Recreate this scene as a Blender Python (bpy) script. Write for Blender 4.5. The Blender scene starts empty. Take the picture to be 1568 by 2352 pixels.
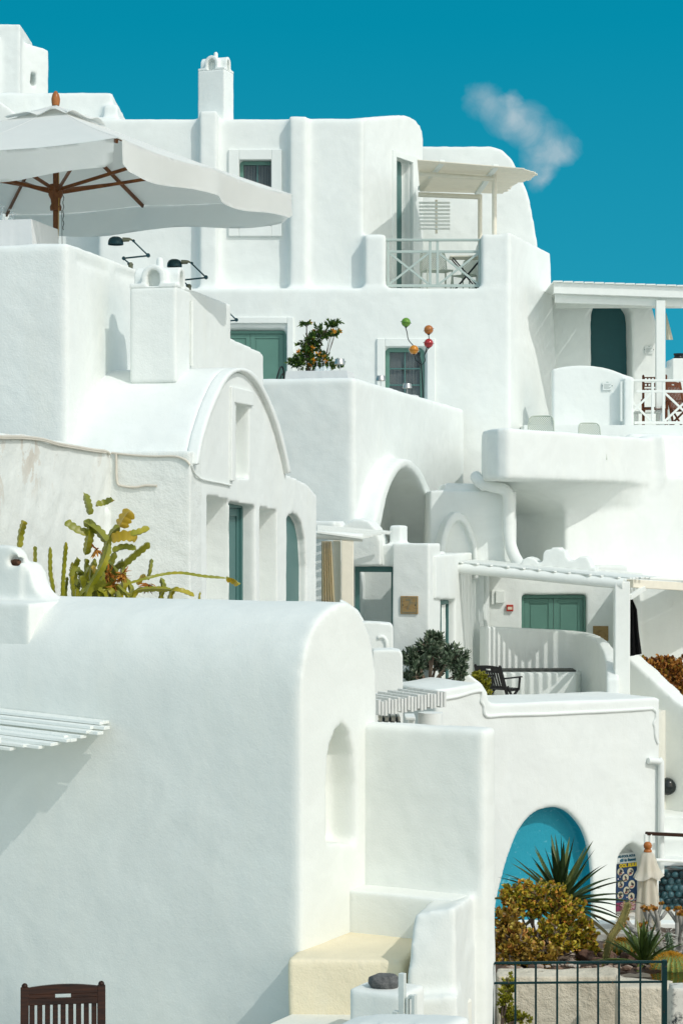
SUN_E = 2.0; SKY_S = .12; SKY_TINT = (.012, 1.74, 1.46); SKY_PALE = (4.25, 3.35, 2.1); EXPO = -.14
import bpy, bmesh, math, random
from mathutils import Vector, Matrix, noise
random.seed(7)
SC = bpy.context.scene
COL = SC.collection
R = math.radians
# ---------------------------------------------------------------- camera model (photo measured in 1568 x 2352 units)
F, CX, HY, ZE = 4600.0, 784.0, 1190.0, 9.0
def P(px, py, Y): return Vector(((px - CX) / F * Y, Y, ZE + (HY - py) / F * Y))
def Zat(py, Y): return ZE + (HY - py) / F * Y
def Xat(px, Y): return (px - CX) / F * Y
class Fr:
    """ground frame turned by th: +u runs right along front walls, +v runs away along right-hand walls"""
    def __init__(s, th): s.th = th; s.c = math.cos(R(th)); s.s = math.sin(R(th))
    def L(s, X, Y): return (X * s.c - Y * s.s, X * s.s + Y * s.c)
    def W(s, u, v): return (u * s.c + v * s.s, -u * s.s + v * s.c)
    def pt(s, px, Y): return s.L(Xat(px, Y), Y)
    def fY(s, px, v): return v / ((px - CX) / F * s.s + s.c)
    def sY(s, px, u): return u / ((px - CX) / F * s.c - s.s)
    def fu(s, px, v): return s.L(Xat(px, s.fY(px, v)), s.fY(px, v))[0]
    def sv(s, px, u): return s.L(Xat(px, s.sY(px, u)), s.sY(px, u))[1]
    def fz(s, px, py, v): return Zat(py, s.fY(px, v))
    def sz(s, px, py, u): return Zat(py, s.sY(px, u))
    def front(s, v, pts): return [(s.fu(x, v), s.fz(x, y, v)) for x, y in pts]
    def side(s, u, pts): return [(s.sv(x, u), s.sz(x, y, u)) for x, y in pts]
F0 = Fr(0)
# ---------------------------------------------------------------- objects
class Root:
    def __init__(s, obj, org): s.obj = obj; s.org = Vector(org)
def tag(o, label=None, cat=None, group=None, kind=None):
    if label: o['label'] = label
    if cat: o['category'] = cat
    if group: o['group'] = group
    if kind: o['kind'] = kind
def thing(name, label, cat, fr, org, group=None):
    """Empty at the base of a thing; org in frame coordinates"""
    o = bpy.data.objects.new(name, None); COL.objects.link(o)
    o.empty_display_size = .2
    x, y = fr.W(org[0], org[1]); o.location = (x, y, org[2]); o.rotation_euler = (0, 0, -R(fr.th))
    tag(o, label, cat, group)
    return Root(o, org)
def free(name, label, cat, loc, rz=0, group=None):
    o = bpy.data.objects.new(name, None); COL.objects.link(o)
    o.empty_display_size = .2; o.location = loc; o.rotation_euler = (0, 0, rz)
    tag(o, label, cat, group)
    return Root(o, (0, 0, 0))
def smooth_by_angle(me, ang):
    bm = bmesh.new(); bm.from_mesh(me)
    for f in bm.faces: f.smooth = True
    for e in bm.edges:
        e.smooth = not (len(e.link_faces) == 2 and e.calc_face_angle(0) > ang)
    bm.to_mesh(me); bm.free()
def link(name, me, mats, root):
    o = bpy.data.objects.new(name, me); COL.objects.link(o)
    for m in (mats if isinstance(mats, (list, tuple)) else [mats]): me.materials.append(m)
    if root is not None: o.parent = root.obj if isinstance(root, Root) else root
    return o
def part(name, bm, mats, root, bevel=0, smooth=None, seg=2, label=None, org=None):
    org = root.org if isinstance(root, Root) else (org or Vector((0, 0, 0)))
    for v in bm.verts: v.co -= org
    bmesh.ops.recalc_face_normals(bm, faces=bm.faces)
    me = bpy.data.meshes.new(name); bm.to_mesh(me); bm.free()
    if smooth: smooth_by_angle(me, R(smooth))
    o = link(name, me, mats, root)
    if bevel:
        b = o.modifiers.new('bevel', 'BEVEL'); b.width = bevel; b.segments = seg; b.limit_method = 'ANGLE'; b.angle_limit = R(35)
        b.harden_normals = False
        if smooth is None:
            for p in me.polygons: p.use_smooth = False
    if label: o['label'] = label
    return o
def sub(name, bm, mats, parent_obj, root, **k):
    """sub-part: child of a part, coordinates of the root"""
    o = part(name, bm, mats, root, **k); o.parent = parent_obj; return o
def top(name, bm, mats, label, cat, group=None, kind=None, loc=None, **k):
    """single-mesh thing; bm in world coordinates, origin moved to its base"""
    xs = [v.co for v in bm.verts]
    if loc is None:
        loc = Vector((sum(c.x for c in xs) / len(xs), sum(c.y for c in xs) / len(xs), min(c.z for c in xs)))
    r = Root(None, loc); r.obj = None
    o = part(name, bm, mats, r, **k); o.location = loc; tag(o, label, cat, group, kind); return o
def copy_tree(o, parent=None):
    c = o.copy(); COL.objects.link(c)
    if parent: c.parent = parent
    for ch in o.children: copy_tree(ch, c)
    return c
# ---------------------------------------------------------------- mesh building blocks
def B(): return bmesh.new()
def box(bm, a0, a1, b0, b1, c0, c1, M=None):
    vs = [bm.verts.new((x, y, z)) for z in (c0, c1) for y in (b0, b1) for x in (a0, a1)]
    for f in ((0,2,3,1),(4,5,7,6),(0,1,5,4),(2,6,7,3),(0,4,6,2),(1,3,7,5)): bm.faces.new([vs[i] for i in f])
    if M:
        for v in vs: v.co = M @ v.co
    return bm
def prism(bm, pts, axis, a, b, M=None):
    """pts polygon extruded along axis from a to b.  u: pts=(v,z)  v: pts=(u,z)  z: pts=(u,v)"""
    f = {'u': lambda p, t: (t, p[0], p[1]), 'v': lambda p, t: (p[0], t, p[1]), 'z': lambda p, t: (p[0], p[1], t)}[axis]
    va = [bm.verts.new(f(p, a)) for p in pts]; vb = [bm.verts.new(f(p, b)) for p in pts]
    n = len(pts)
    bm.faces.new(va); bm.faces.new(vb[::-1])
    for i in range(n): bm.faces.new((va[i], vb[i], vb[(i + 1) % n], va[(i + 1) % n]))
    if M:
        for v in va + vb: v.co = M @ v.co
    return bm
def ringprism(bm, outer, inner, axis, a, b):
    """band between two outlines with the same number of points (open arch), extruded"""
    f = {'u': lambda p, t: (t, p[0], p[1]), 'v': lambda p, t: (p[0], t, p[1]), 'z': lambda p, t: (p[0], p[1], t)}[axis]
    n = len(outer); q = []
    for t in (a, b): q.append(([bm.verts.new(f(p, t)) for p in outer], [bm.verts.new(f(p, t)) for p in inner]))
    (oa, ia), (ob, ib) = q
    for i in range(n - 1):
        bm.faces.new((oa[i], oa[i+1], ia[i+1], ia[i])); bm.faces.new((ob[i+1], ob[i], ib[i], ib[i+1]))
        bm.faces.new((oa[i+1], oa[i], ob[i], ob[i+1])); bm.faces.new((ia[i], ia[i+1], ib[i+1], ib[i]))
    for i in (0, n - 1): bm.faces.new((oa[i], ia[i], ib[i], ob[i]))
    return bm
def frame4(bm, axis, a0, a1, z0, z1, w, t0, t1, bottom=True):
    """rectangular frame of butted bars; axis is the thickness direction"""
    def bx(p0, p1, q0, q1):
        if axis == 'v': box(bm, p0, p1, t0, t1, q0, q1)
        else: box(bm, t0, t1, p0, p1, q0, q1)
    bx(a0, a0 + w, z0, z1); bx(a1 - w, a1, z0, z1); bx(a0 + w, a1 - w, z1 - w, z1)
    if bottom: bx(a0 + w, a1 - w, z0, z0 + w)
    return bm
def catmull(pts, n):
    pts = [Vector(p) for p in pts]; out = []
    for i in range(len(pts) - 1):
        p0 = pts[max(i-1, 0)]; p1 = pts[i]; p2 = pts[i+1]; p3 = pts[min(i+2, len(pts)-1)]
        for k in range(n):
            t = k / n
            out.append(.5 * ((2*p1) + (p2-p0)*t + (2*p0-5*p1+4*p2-p3)*t*t + (3*p1-p0-3*p2+p3)*t**3))
    out.append(pts[-1]); return out
def smooth2(pts, n=6): return [(p.x, p.y) for p in catmull([(a, b, 0) for a, b in pts], n)]
def tube(bm, pts, rad, n=8, caps=True, flat=None):
    pts = [Vector(p) for p in pts]; rings = []
    ref = None
    for i, p in enumerate(pts):
        t = (pts[min(i+1, len(pts)-1)] - pts[max(i-1, 0)])
        if t.length < 1e-9: t = Vector((0, 0, 1))
        t.normalize()
        if ref is None: ref = t.orthogonal()
        ref = (ref - t * ref.dot(t))
        if ref.length < 1e-6: ref = t.orthogonal()
        ref.normalize(); bn = t.cross(ref)
        r = rad[i] if isinstance(rad, (list, tuple)) else rad
        rings.append([bm.verts.new(p + (ref * math.cos(2*math.pi*k/n) + bn * math.sin(2*math.pi*k/n)) * r) for k in range(n)])
    for a, b in zip(rings, rings[1:]):
        for k in range(n): bm.faces.new((a[k], a[(k+1) % n], b[(k+1) % n], b[k]))
    if caps: bm.faces.new(rings[0][::-1]); bm.faces.new(rings[-1])
    return bm
def bar(bm, p, q, w, h, up=(0, 0, 1)):
    """rectangular bar from p to q"""
    p = Vector(p); q = Vector(q); t = (q - p); L = t.length; t.normalize(); up = Vector(up)
    s = t.cross(up)
    if s.length < 1e-5: s = t.cross(Vector((0, 1, 0)))
    s.normalize(); n = s.cross(t)
    M = Matrix.Translation(p) @ Matrix((t, s, n)).transposed().to_4x4()
    return box(bm, 0, L, -w/2, w/2, -h/2, h/2, M)
def lathe(bm, prof, n=16, o=(0, 0, 0), M=None):
    o = Vector(o); rings = []; new = []
    for r, z in prof:
        if r < 1e-5: rings.append([bm.verts.new(o + Vector((0, 0, z)))])
        else: rings.append([bm.verts.new(o + Vector((r*math.cos(2*math.pi*k/n), r*math.sin(2*math.pi*k/n), z))) for k in range(n)])
        new += rings[-1]
    for a, b in zip(rings, rings[1:]):
        for k in range(n):
            q = [a[k % len(a)], a[(k+1) % len(a)], b[(k+1) % len(b)], b[k % len(b)]]
            q2 = []
            for v in q:
                if v not in q2: q2.append(v)
            if len(q2) > 2:
                try: bm.faces.new(q2)
                except ValueError: pass
    if M:
        for v in new: v.co = M @ v.co
    return bm
def join(dst, src):
    """append mesh data of src to dst and free src"""
    me = bpy.data.meshes.new('t'); src.to_mesh(me); src.free(); dst.from_mesh(me); bpy.data.meshes.remove(me); return dst
CLOUDS = bpy.data.textures.new('lumps', 'CLOUDS'); CLOUDS.noise_scale = .6; CLOUDS.noise_depth = 2
DENTS = bpy.data.textures.new('dents', 'CLOUDS'); DENTS.noise_scale = .2; DENTS.noise_depth = 1
def sculpt(solids, cut=None, vox=.05, sm=5, lump=.03):
    """union of overlapping solids, minus cutters, remeshed and softened like hand-laid plaster -> bmesh"""
    objs = []
    def tmp(bm):
        bmesh.ops.recalc_face_normals(bm, faces=bm.faces)
        me = bpy.data.meshes.new('t'); bm.to_mesh(me); bm.free()
        o = bpy.data.objects.new('t', me); COL.objects.link(o); objs.append(o); return o
    o = tmp(solids)
    if cut is not None:
        c = tmp(cut); m = o.modifiers.new('b', 'BOOLEAN'); m.operation = 'DIFFERENCE'; m.solver = 'EXACT'; m.use_self = True; m.object = c
    m = o.modifiers.new('r', 'REMESH'); m.mode = 'VOXEL'; m.voxel_size = vox; m.adaptivity = 0
    m = o.modifiers.new('s', 'SMOOTH'); m.factor = .5; m.iterations = sm
    if lump:
        m = o.modifiers.new('d', 'DISPLACE'); m.texture = CLOUDS; m.texture_coords = 'LOCAL'; m.strength = lump * .8; m.mid_level = .5
    if lump:
        m = o.modifiers.new('e', 'DISPLACE'); m.texture = DENTS; m.texture_coords = 'LOCAL'; m.strength = min(.016, lump * .4); m.mid_level = .5
    dg = bpy.context.evaluated_depsgraph_get()
    me = bpy.data.meshes.new_from_object(o.evaluated_get(dg), depsgraph=dg)
    out = B(); out.from_mesh(me); bpy.data.meshes.remove(me)
    for q in objs:
        d = q.data; bpy.data.objects.remove(q); bpy.data.meshes.remove(d)
    for f in out.faces: f.smooth = True
    return out
def plaster(name, bm, mats, root, label=None):
    """sculpted bmesh -> part with smooth shading"""
    for v in bm.verts: v.co -= root.org
    me = bpy.data.meshes.new(name); bm.to_mesh(me); bm.free()
    for p in me.polygons: p.use_smooth = True
    o = link(name, me, mats, root)
    if label: o['label'] = label
    return o
def text_bm(body, size, depth=.002, M=None, align='CENTER', shear=0, bold=0):
    cu = bpy.data.curves.new('t', 'FONT'); cu.body = body; cu.size = size; cu.extrude = depth; cu.align_x = align; cu.align_y = 'CENTER'; cu.shear = shear; cu.offset = bold
    o = bpy.data.objects.new('t', cu); COL.objects.link(o)
    dg = bpy.context.evaluated_depsgraph_get(); me = bpy.data.meshes.new_from_object(o.evaluated_get(dg), depsgraph=dg)
    bm = B(); bm.from_mesh(me)
    bpy.data.objects.remove(o); bpy.data.curves.remove(cu); bpy.data.meshes.remove(me)
    if M:
        for v in bm.verts: v.co = M @ v.co
    return bm
# ---------------------------------------------------------------- materials
class N:
    def __init__(s, name):
        s.m = bpy.data.materials.new(name); s.m.use_nodes = True; s.t = s.m.node_tree; s.n = s.t.nodes; s.p = s.n['Principled BSDF']
        s.tc = s.n.new('ShaderNodeTexCoord')
    def new(s, typ, **k):
        x = s.n.new(typ)
        for a, b in k.items(): setattr(x, a, b)
        return x
    def ln(s, a, b): s.t.links.new(a, b)
    def noise(s, scale, detail=4, rough=.55, vec=None, dist=0):
        x = s.new('ShaderNodeTexNoise'); x.inputs['Scale'].default_value = scale; x.inputs['Detail'].default_value = detail
        x.inputs['Roughness'].default_value = rough; x.inputs['Distortion'].default_value = dist
        s.ln(vec or s.tc.outputs['Object'], x.inputs['Vector']); return x.outputs['Fac']
    def ramp(s, fac, stops):
        x = s.new('ShaderNodeValToRGB'); e = x.color_ramp.elements
        while len(e) < len(stops): e.new(.5)
        for k, (p, c) in enumerate(stops): e[k].position = p; e[k].color = (*c, 1) if len(c) == 3 else c
        s.ln(fac, x.inputs[0]); return x.outputs[0]
    def mix(s, fac, a, b):
        x = s.new('ShaderNodeMix', data_type='RGBA')
        for v, i in ((fac, 0), (a, 6), (b, 7)):
            if hasattr(v, 'is_linked'): s.ln(v, x.inputs[i])
            elif isinstance(v, (int, float)): x.inputs[i].default_value = v
            else: x.inputs[i].default_value = (*v, 1)
        return x.outputs[2]
    def math(s, op, a, b=0.0):
        x = s.new('ShaderNodeMath', operation=op)
        for v, i in ((a, 0), (b, 1)):
            if hasattr(v, 'is_linked'): s.ln(v, x.inputs[i])
            else: x.inputs[i].default_value = v
        return x.outputs[0]
    def bump(s, h, dist, strength=1.0, prev=None):
        x = s.new('ShaderNodeBump'); x.inputs['Distance'].default_value = dist; x.inputs['Strength'].default_value = strength
        s.ln(h, x.inputs['Height'])
        if prev: s.ln(prev, x.inputs['Normal'])
        return x.outputs[0]
    def scaled(s, sc):
        x = s.new('ShaderNodeMapping'); x.inputs['Scale'].default_value = sc; s.ln(s.tc.outputs['Object'], x.inputs[0]); return x.outputs[0]
    def rnd(s):
        return s.new('ShaderNodeNewGeometry').outputs['Random Per Island']
    def base(s, c):
        if hasattr(c, 'is_linked'): s.ln(c, s.p.inputs['Base Color'])
        else: s.p.inputs['Base Color'].default_value = (*c, 1)
    def set(s, **k):
        for a, b in k.items(): s.p.inputs[a.replace('_', ' ')].default_value = b
    def normal(s, n): s.ln(n, s.p.inputs['Normal'])
def whitewash(name, col=(.805, .835, .81), fine=.0022, coarse=.0045, stain=.05, warm=(.77, .775, .70), s=1.0, peel=0, speck=0):
    m = N(name)
    a = m.noise(1.3 / s, 5, .6)
    c = m.mix(m.ramp(a, [(.35, (0, 0, 0)), (.75, (1, 1, 1))]), col, tuple(x * (1 - stain) for x in col))
    st = m.noise(1.0, 6, .65, m.scaled((1.6 / s, 1.6 / s, .28 / s)))
    c = m.mix(m.math('MULTIPLY', m.ramp(st, [(.52, (0, 0, 0)), (.78, (1, 1, 1))]), min(1, stain * 6)), c, warm)
    pt = m.noise(.8 / s, 3, .5, None, 1.5); c = m.mix(m.math('MULTIPLY', m.ramp(pt, [(.46, (0, 0, 0)), (.54, (1, 1, 1))]), .5), c, tuple(x * .93 for x in col))
    br = m.noise(1, 3, .6, m.scaled((2.5 / s, 2.5 / s, 30 / s))); c = m.mix(m.math('MULTIPLY', m.ramp(br, [(.5, (0, 0, 0)), (.7, (1, 1, 1))]), .35), c, tuple(x * .95 for x in col))
    if peel:
        q = m.noise(2.6, 9, .68, m.scaled((1, 1, .6)), .4)
        k = m.ramp(q, [(.535, (0, 0, 0)), (.55, (1, 1, 1))])
        low = m.ramp(m.noise(.5, 2), [(.40, (0, 0, 0)), (.55, (1, 1, 1))])
        k = m.math('MULTIPLY', k, low)
        c = m.mix(m.math('MULTIPLY', k, .8), c, (.60, .53, .44))
    if speck:
        q = m.noise(7.0, 6, .8); k = m.ramp(q, [(.63, (0, 0, 0)), (.67, (1, 1, 1))])
        k = m.math('MULTIPLY', k, m.ramp(m.noise(.9, 2), [(.5, (0, 0, 0)), (.65, (1, 1, 1))]))
        c = m.mix(k, c, (.22, .19, .15))
    m.base(c); m.set(Roughness=.93); m.p.inputs['Specular IOR Level'].default_value = .15
    h1 = m.noise(48 / s, 5, .6); h2 = m.noise(9 / s, 4, .55); h3 = m.noise(2.2 / s, 3)
    n = m.bump(h3, coarse * 2, .4); n = m.bump(h2, coarse, 1, n); n = m.bump(h1, fine, 1, n)
    m.normal(n); return m.m
def paint(name, col, rough=.55, var=.06, bump=.0015, scale=12, wear=None, metal=0, spec=.4):
    m = N(name); c = m.mix(m.noise(scale * .4, 4), tuple(min(1, x * (1 + var)) for x in col), tuple(x * (1 - var) for x in col))
    if wear: c = m.mix(m.ramp(m.noise(scale * .8, 8, .7), [(.62, (0, 0, 0)), (.66, (1, 1, 1))]), c, wear)
    m.base(c); m.set(Roughness=rough, Metallic=metal); m.p.inputs['Specular IOR Level'].default_value = spec
    if bump: m.normal(m.bump(m.noise(scale * 4, 4), bump))
    return m.m
def woodmat(name, c1, c2, rough=.45, sc=(2, 60, 60)):
    m = N(name); a = m.noise(1, 6, .65, m.scaled(sc), .6)
    m.base(m.ramp(a, [(.3, c1), (.7, c2)])); m.set(Roughness=rough); m.p.inputs['Specular IOR Level'].default_value = .22; m.normal(m.bump(a, .0015)); return m.m
def islands(name, stops, rough=.5, trans=0, spec=.4, bump=0):
    """one tint per leaf"""
    m = N(name); m.base(m.ramp(m.rnd(), stops)); m.set(Roughness=rough); m.p.inputs['Specular IOR Level'].default_value = spec
    if trans:
        d = m.new('ShaderNodeBsdfTranslucent'); m.ln(m.p.inputs['Base Color'].links[0].from_socket, d.inputs[0])
        x = m.new('ShaderNodeMixShader'); x.inputs[0].default_value = trans
        m.ln(m.p.outputs[0], x.inputs[1]); m.ln(d.outputs[0], x.inputs[2]); m.ln(x.outputs[0], m.n['Material Output'].inputs[0])
    return m.m
def cloth(name, col, trans=.25, rough=.85):
    m = N(name); a = m.noise(3, 4); c = m.mix(a, col, tuple(x * .95 for x in col)); m.base(c); m.set(Roughness=rough); m.p.inputs['Specular IOR Level'].default_value = .1
    m.normal(m.bump(m.noise(6, 3), .01, .5))
    d = m.new('ShaderNodeBsdfTranslucent'); m.ln(c, d.inputs[0]); x = m.new('ShaderNodeMixShader'); x.inputs[0].default_value = trans
    m.ln(m.p.outputs[0], x.inputs[1]); m.ln(d.outputs[0], x.inputs[2]); m.ln(x.outputs[0], m.n['Material Output'].inputs[0]); return m.m
def glassmat(name, col=(1, 1, 1), rough=.0, alpha=.25, spec=.5):
    m = N(name); m.base(col); m.set(Roughness=rough, Alpha=alpha); m.p.inputs['Specular IOR Level'].default_value = spec; return m.m
WALL = whitewash('whitewashed_plaster')
ROUGH = whitewash('rough_whitewash', fine=.0036, coarse=.0065, stain=.07)
NEAR = whitewash('near_whitewash', col=(.80, .82, .78), fine=.0019, coarse=.003, stain=.06, s=.75)
PEEL = whitewash('peeling_whitewash', col=(.79, .815, .78), fine=.004, coarse=.010, stain=.05, warm=(.77, .78, .72), peel=1, speck=.6)
SPECK = whitewash('weathered_whitewash', col=(.77, .80, .77), fine=.006, coarse=.014, stain=.06, warm=(.73, .745, .69), speck=1)
CREAM = whitewash('cream_step_paint', col=(.84, .75, .55), fine=.004, coarse=.007, stain=.12, warm=(.80, .74, .6), s=.75)
CREAML = whitewash('pale_cream_wash', col=(.81, .80, .72), fine=.003, coarse=.006, stain=.1, s=.75)
TAN = whitewash('weathered_garden_plaster', col=(.74, .67, .54), fine=.012, coarse=.03, stain=.25, warm=(.38, .33, .25), s=.8, speck=.4)
WOODW = paint('white_painted_wood', (.80, .825, .79), .6, .05, .003, 20)
WOODC = paint('cream_painted_wood', (.80, .75, .63), .6, .08, .003, 20)
GREYW = woodmat('weathered_grey_wood', (.60, .61, .59), (.80, .81, .78), .8, (30, 30, 3))
GREEN = paint('green_door_paint', (.11, .24, .195), .42, .12, .001, 8)
GREEND = paint('dark_green_door_paint', (.065, .165, .155), .4, .12, .001, 8)
SAGE = paint('sage_rail_paint', (.42, .50, .47), .5, .08, .001, 20)
TEAK = woodmat('dark_teak', (.008, .004, .003), (.05, .017, .007), .32, (3, 40, 40))
TEAKR = woodmat('red_teak', (.07, .020, .008), (.20, .062, .022), .45, (40, 40, 3))
BLACKW = paint('black_stained_wood', (.010, .010, .012), .55, .2, .001, 30)
CANVAS = cloth('white_canvas', (.94, .945, .92), .42)
VALANCE = cloth('white_valance_canvas', (.93, .935, .91), .12)
CREAMC = cloth('cream_canvas', (.88, .85, .75), .25)
LINEN = cloth('white_linen', (.84, .85, .85), .15)
CURT = cloth('net_curtain', (.42, .52, .56), .3)
PANE = glassmat('window_glass', (.02, .045, .055), .03, .42, .6)
GLASS = glassmat('clear_glass', (.9, .96, .97), .02, .30)
DARKM = paint('black_metal', (.008, .012, .014), .35, .1, 0, 20, metal=.3)
LAMPM = paint('aged_teal_metal', (.010, .045, .055), .28, .3, .001, 25, wear=(.10, .12, .09), metal=.4)
BRASS = paint('aged_brass', (.16, .17, .12), .4, .3, .001, 30, metal=.6)
IRON = paint('green_iron_paint', (.004, .026, .028), .35, .25, .002, 25, wear=(.10, .045, .02), spec=.15)
SILVER = paint('brushed_silver', (.55, .54, .51), .3, .05, 0, 30, metal=.9)
# =====================================================================  A  vaulted outbuilding, nearest
FA = Fr(28)
uA, vA = FA.pt(690, 15.0)
uL = FA.fu(-170, vA)
GZ = ZE - 5.2                       # lower ground
tA = thing('vaulted_house', 'nearest white house with long blank wall and arched niche in its vaulted end', 'house', FA, (uA - 2.6, vA + .6, GZ))
out = [(690, 1640), (692, 1570), (700, 1505), (716, 1452), (742, 1411), (785, 1384), (812, 1392), (836, 1424), (853, 1470), (864, 1540), (867, 1640)]
pg = FA.side(uA, out)
pg = smooth2(pg, 4); pg = [(pg[0][0], GZ)] + pg + [(pg[-1][0], GZ)]
s = prism(B(), pg, 'u', uL, uA)
nich = FA.side(uA, [(750, 1936), (750, 1800), (756, 1724), (768, 1682), (786, 1662), (802, 1680), (813, 1730), (818, 1800), (818, 1938)])
c = prism(B(), nich, 'u', uA - .26, uA + .3)
plaster('wall', sculpt(s, c, .035, 5, .016), NEAR, tA)
# wall crossing the roof at the left with its little vent
ub = FA.fu(50, vA - .04); zt = FA.fz(40, 1384, vA)
s = B(); box(s, uL, ub, vA + .07, vA + 1.15, zt - 1.6, zt)
prism(s, [(uL, zt - .2), (uL, FA.fz(0, 1292, vA + .4))] + FA.front(vA + .4, [(40, 1289), (58, 1294), (72, 1312), (80, 1345), (92, 1362), (110, 1378)]) + [(FA.fu(110, vA + .4), zt - .2)], 'v', vA + .38, vA + .62)
prism(s, [(uL, zt), (uL, FA.fz(0, 1254, vA + .42))] + FA.front(vA + .42, [(20, 1253), (40, 1259), (52, 1272), (58, 1300)]) + [(FA.fu(58, vA + .42), zt)], 'v', vA + .36, vA + .50)
c = prism(B(), FA.front(vA + .38, [(20, 1300), (20, 1286), (26, 1276), (34, 1272), (42, 1277), (47, 1288), (48, 1300)]), 'v', vA + .3, vA + .45)
plaster('roof_parapet', sculpt(s, c, .022, 7, .03), NEAR, tA)
b = B()
for k in range(26):
    x = random.uniform(22, 46); q = FA.fu(x, vA + .42); box(b, q - .012, q + .014, vA + .40, vA + .46, FA.fz(x, 1300, vA + .42), FA.fz(x, 1300 - random.uniform(4, 16), vA + .42))
part('vent_nest', b, paint('dry_mud', (.12, .055, .03), .9, .4, .004, 40), tA, .003)
# slatted canopy on the long wall
FZ = Fr(28)
cz = ZE + (HY - 1662) / F * 15.3
t = thing('slat_canopy', 'canopy of overlapping white wooden slats jutting from the blank wall of the nearest house', 'canopy', FA, (FA.fu(40, vA), vA - .25, cz - .1))
ends = [(244, 1657), (236, 1664), (246, 1670), (214, 1674), (231, 1682), (205, 1684), (192, 1690), (155, 1695), (170, 1698), (160, 1704), (132, 1706), (124, 1713), (96, 1714), (60, 1716), (30, 1718)]
for k, (ex, ey) in enumerate(ends):
    v = vA - .045 - k * .040; u1 = FA.fu(ex, v); z1 = FA.fz(ex, ey, v) + (.009 if k % 2 else -.009)
    b = B(); bar(b, (u1, v, z1), (uL - .2, v + random.uniform(-.02, .02), z1 + .09 + random.uniform(-.01, .01)), .080, .024)
    part('slat', b, WOODW, t, .003)
b = B(); bar(b, (uL, vA - .80, cz - .12), (FA.fu(-10, vA - .8), vA - .80, cz - .14), .14, .05); part('outer_slat', b, WOODW, t, .004)
for uu in (uL + .25,):
    b = B(); bar(b, (uu, vA + .05, cz - .02), (uu, vA - .86, cz - .16), .07, .07); part('bracket', b, WOODW, t, .004)
# ---- staircase block between house and gate
vB = FA.sv(838, uA); uB = FA.fu(1112, vB); vB2 = FA.sv(1134, uB)
vD = FA.sv(1046, uB)
tS = thing('garden_staircase', 'white plaster stair block with cream lower step and rounded side parapet beside the nearest house', 'staircase', FA, (uA + .5, vB, GZ))
zB = FA.fz(1000, 1671, vB)
s = B(); box(s, uA - .05, uB, vB, FA.sv(1140, uB), GZ, zB)
zD = FA.fz(1000, 2068, vD)
def hexa(bm, lo, hi):
    """solid between two rings of (px, py-or-z, Y) points"""
    va = [bm.verts.new((*FA.L(Xat(px, Y), Y), z)) for px, z, Y in lo]; vb = [bm.verts.new((*FA.L(Xat(px, Y), Y), z)) for px, z, Y in hi]; n = len(va)
    bm.faces.new(va[::-1]); bm.faces.new(vb)
    for i in range(n): bm.faces.new((va[i], va[(i+1) % n], vb[(i+1) % n], vb[i]))
yF, yBk = 14.45, 16.45
def zz_(py, Y): return Zat(py, Y)
hexa(s, [(925, GZ, yF), (1046, GZ, yF), (1128, GZ, yBk), (1010, GZ, yBk)], [(934, zz_(2230, yF), yF), (1046, zz_(2230, yF), yF), (1126, zz_(2230, yF), yBk), (1012, zz_(2230, yF), yBk)])
hexa(s, [(934, zz_(2245, yF), yF), (1046, zz_(2245, yF), yF), (1126, zz_(2245, yF), yBk), (1012, zz_(2245, yF), yBk)], [(952, zz_(2100, yF + .06), yF + .06), (1046, zz_(2082, yF + .02), yF + .02), (1120, zz_(2034, yBk), yBk), (1020, zz_(2034, yBk), yBk)])
hexa(s, [(946, GZ, yF - .12), (1052, GZ, yF - .12), (1062, GZ, yF + .2), (950, GZ, yF + .2)], [(950, zz_(2292, yF - .12), yF - .12), (1050, zz_(2288, yF - .12), yF - .12), (1060, zz_(2288, yF - .12), yF + .2), (952, zz_(2288, yF - .12), yF + .2)])
uD1 = FA.L(Xat(960, 15.4), 15.4)[0]
plaster('parapet_wall', sculpt(s, None, .025, 10, .03), NEAR, tS)
vR = FA.sv(803, uA); zR = FA.fz(880, 2052, vR); zR1 = FA.fz(880, 2150, vR)
b = B(); box(b, uA - .03, uB - .1, vR, vB + .1, zR1 - .3, zR)
plaster('upper_step', sculpt(b, None, .025, 5, .02), NEAR, tS)
v3 = vR - (FA.sY(803, uA) - FA.sY(690, uA)) * .98; zz = zR1
v3 = None
for q in range(400):
    v = vA + .2 - q * .005
    if FA.fz(700, 2228, v) > zR1 - .0: v3 = v
    else: break
v3 = v3 if v3 else vA - .3
y3 = FA.fY(660, v3); b = prism(B(), [(FA.fu(660, v3), v3), FA.L(Xat(925, y3 - .02), y3 - .02), FA.L(Xat(985, y3 + .9), y3 + .9), FA.L(Xat(1030, 16.2), 16.2), (uA - .03, vR + .1), (uA - .03, vA)], 'z', zR1 - .55, zR1)
plaster('lower_step', sculpt(b, None, .025, 5, .02), CREAM, tS)
b = B(); box(b, FA.fu(663, v3), FA.fu(940, v3), v3 - 1.6, vR, GZ - .2, zR1 - .40); part('landing', b, CREAML, tS, .02)
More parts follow.
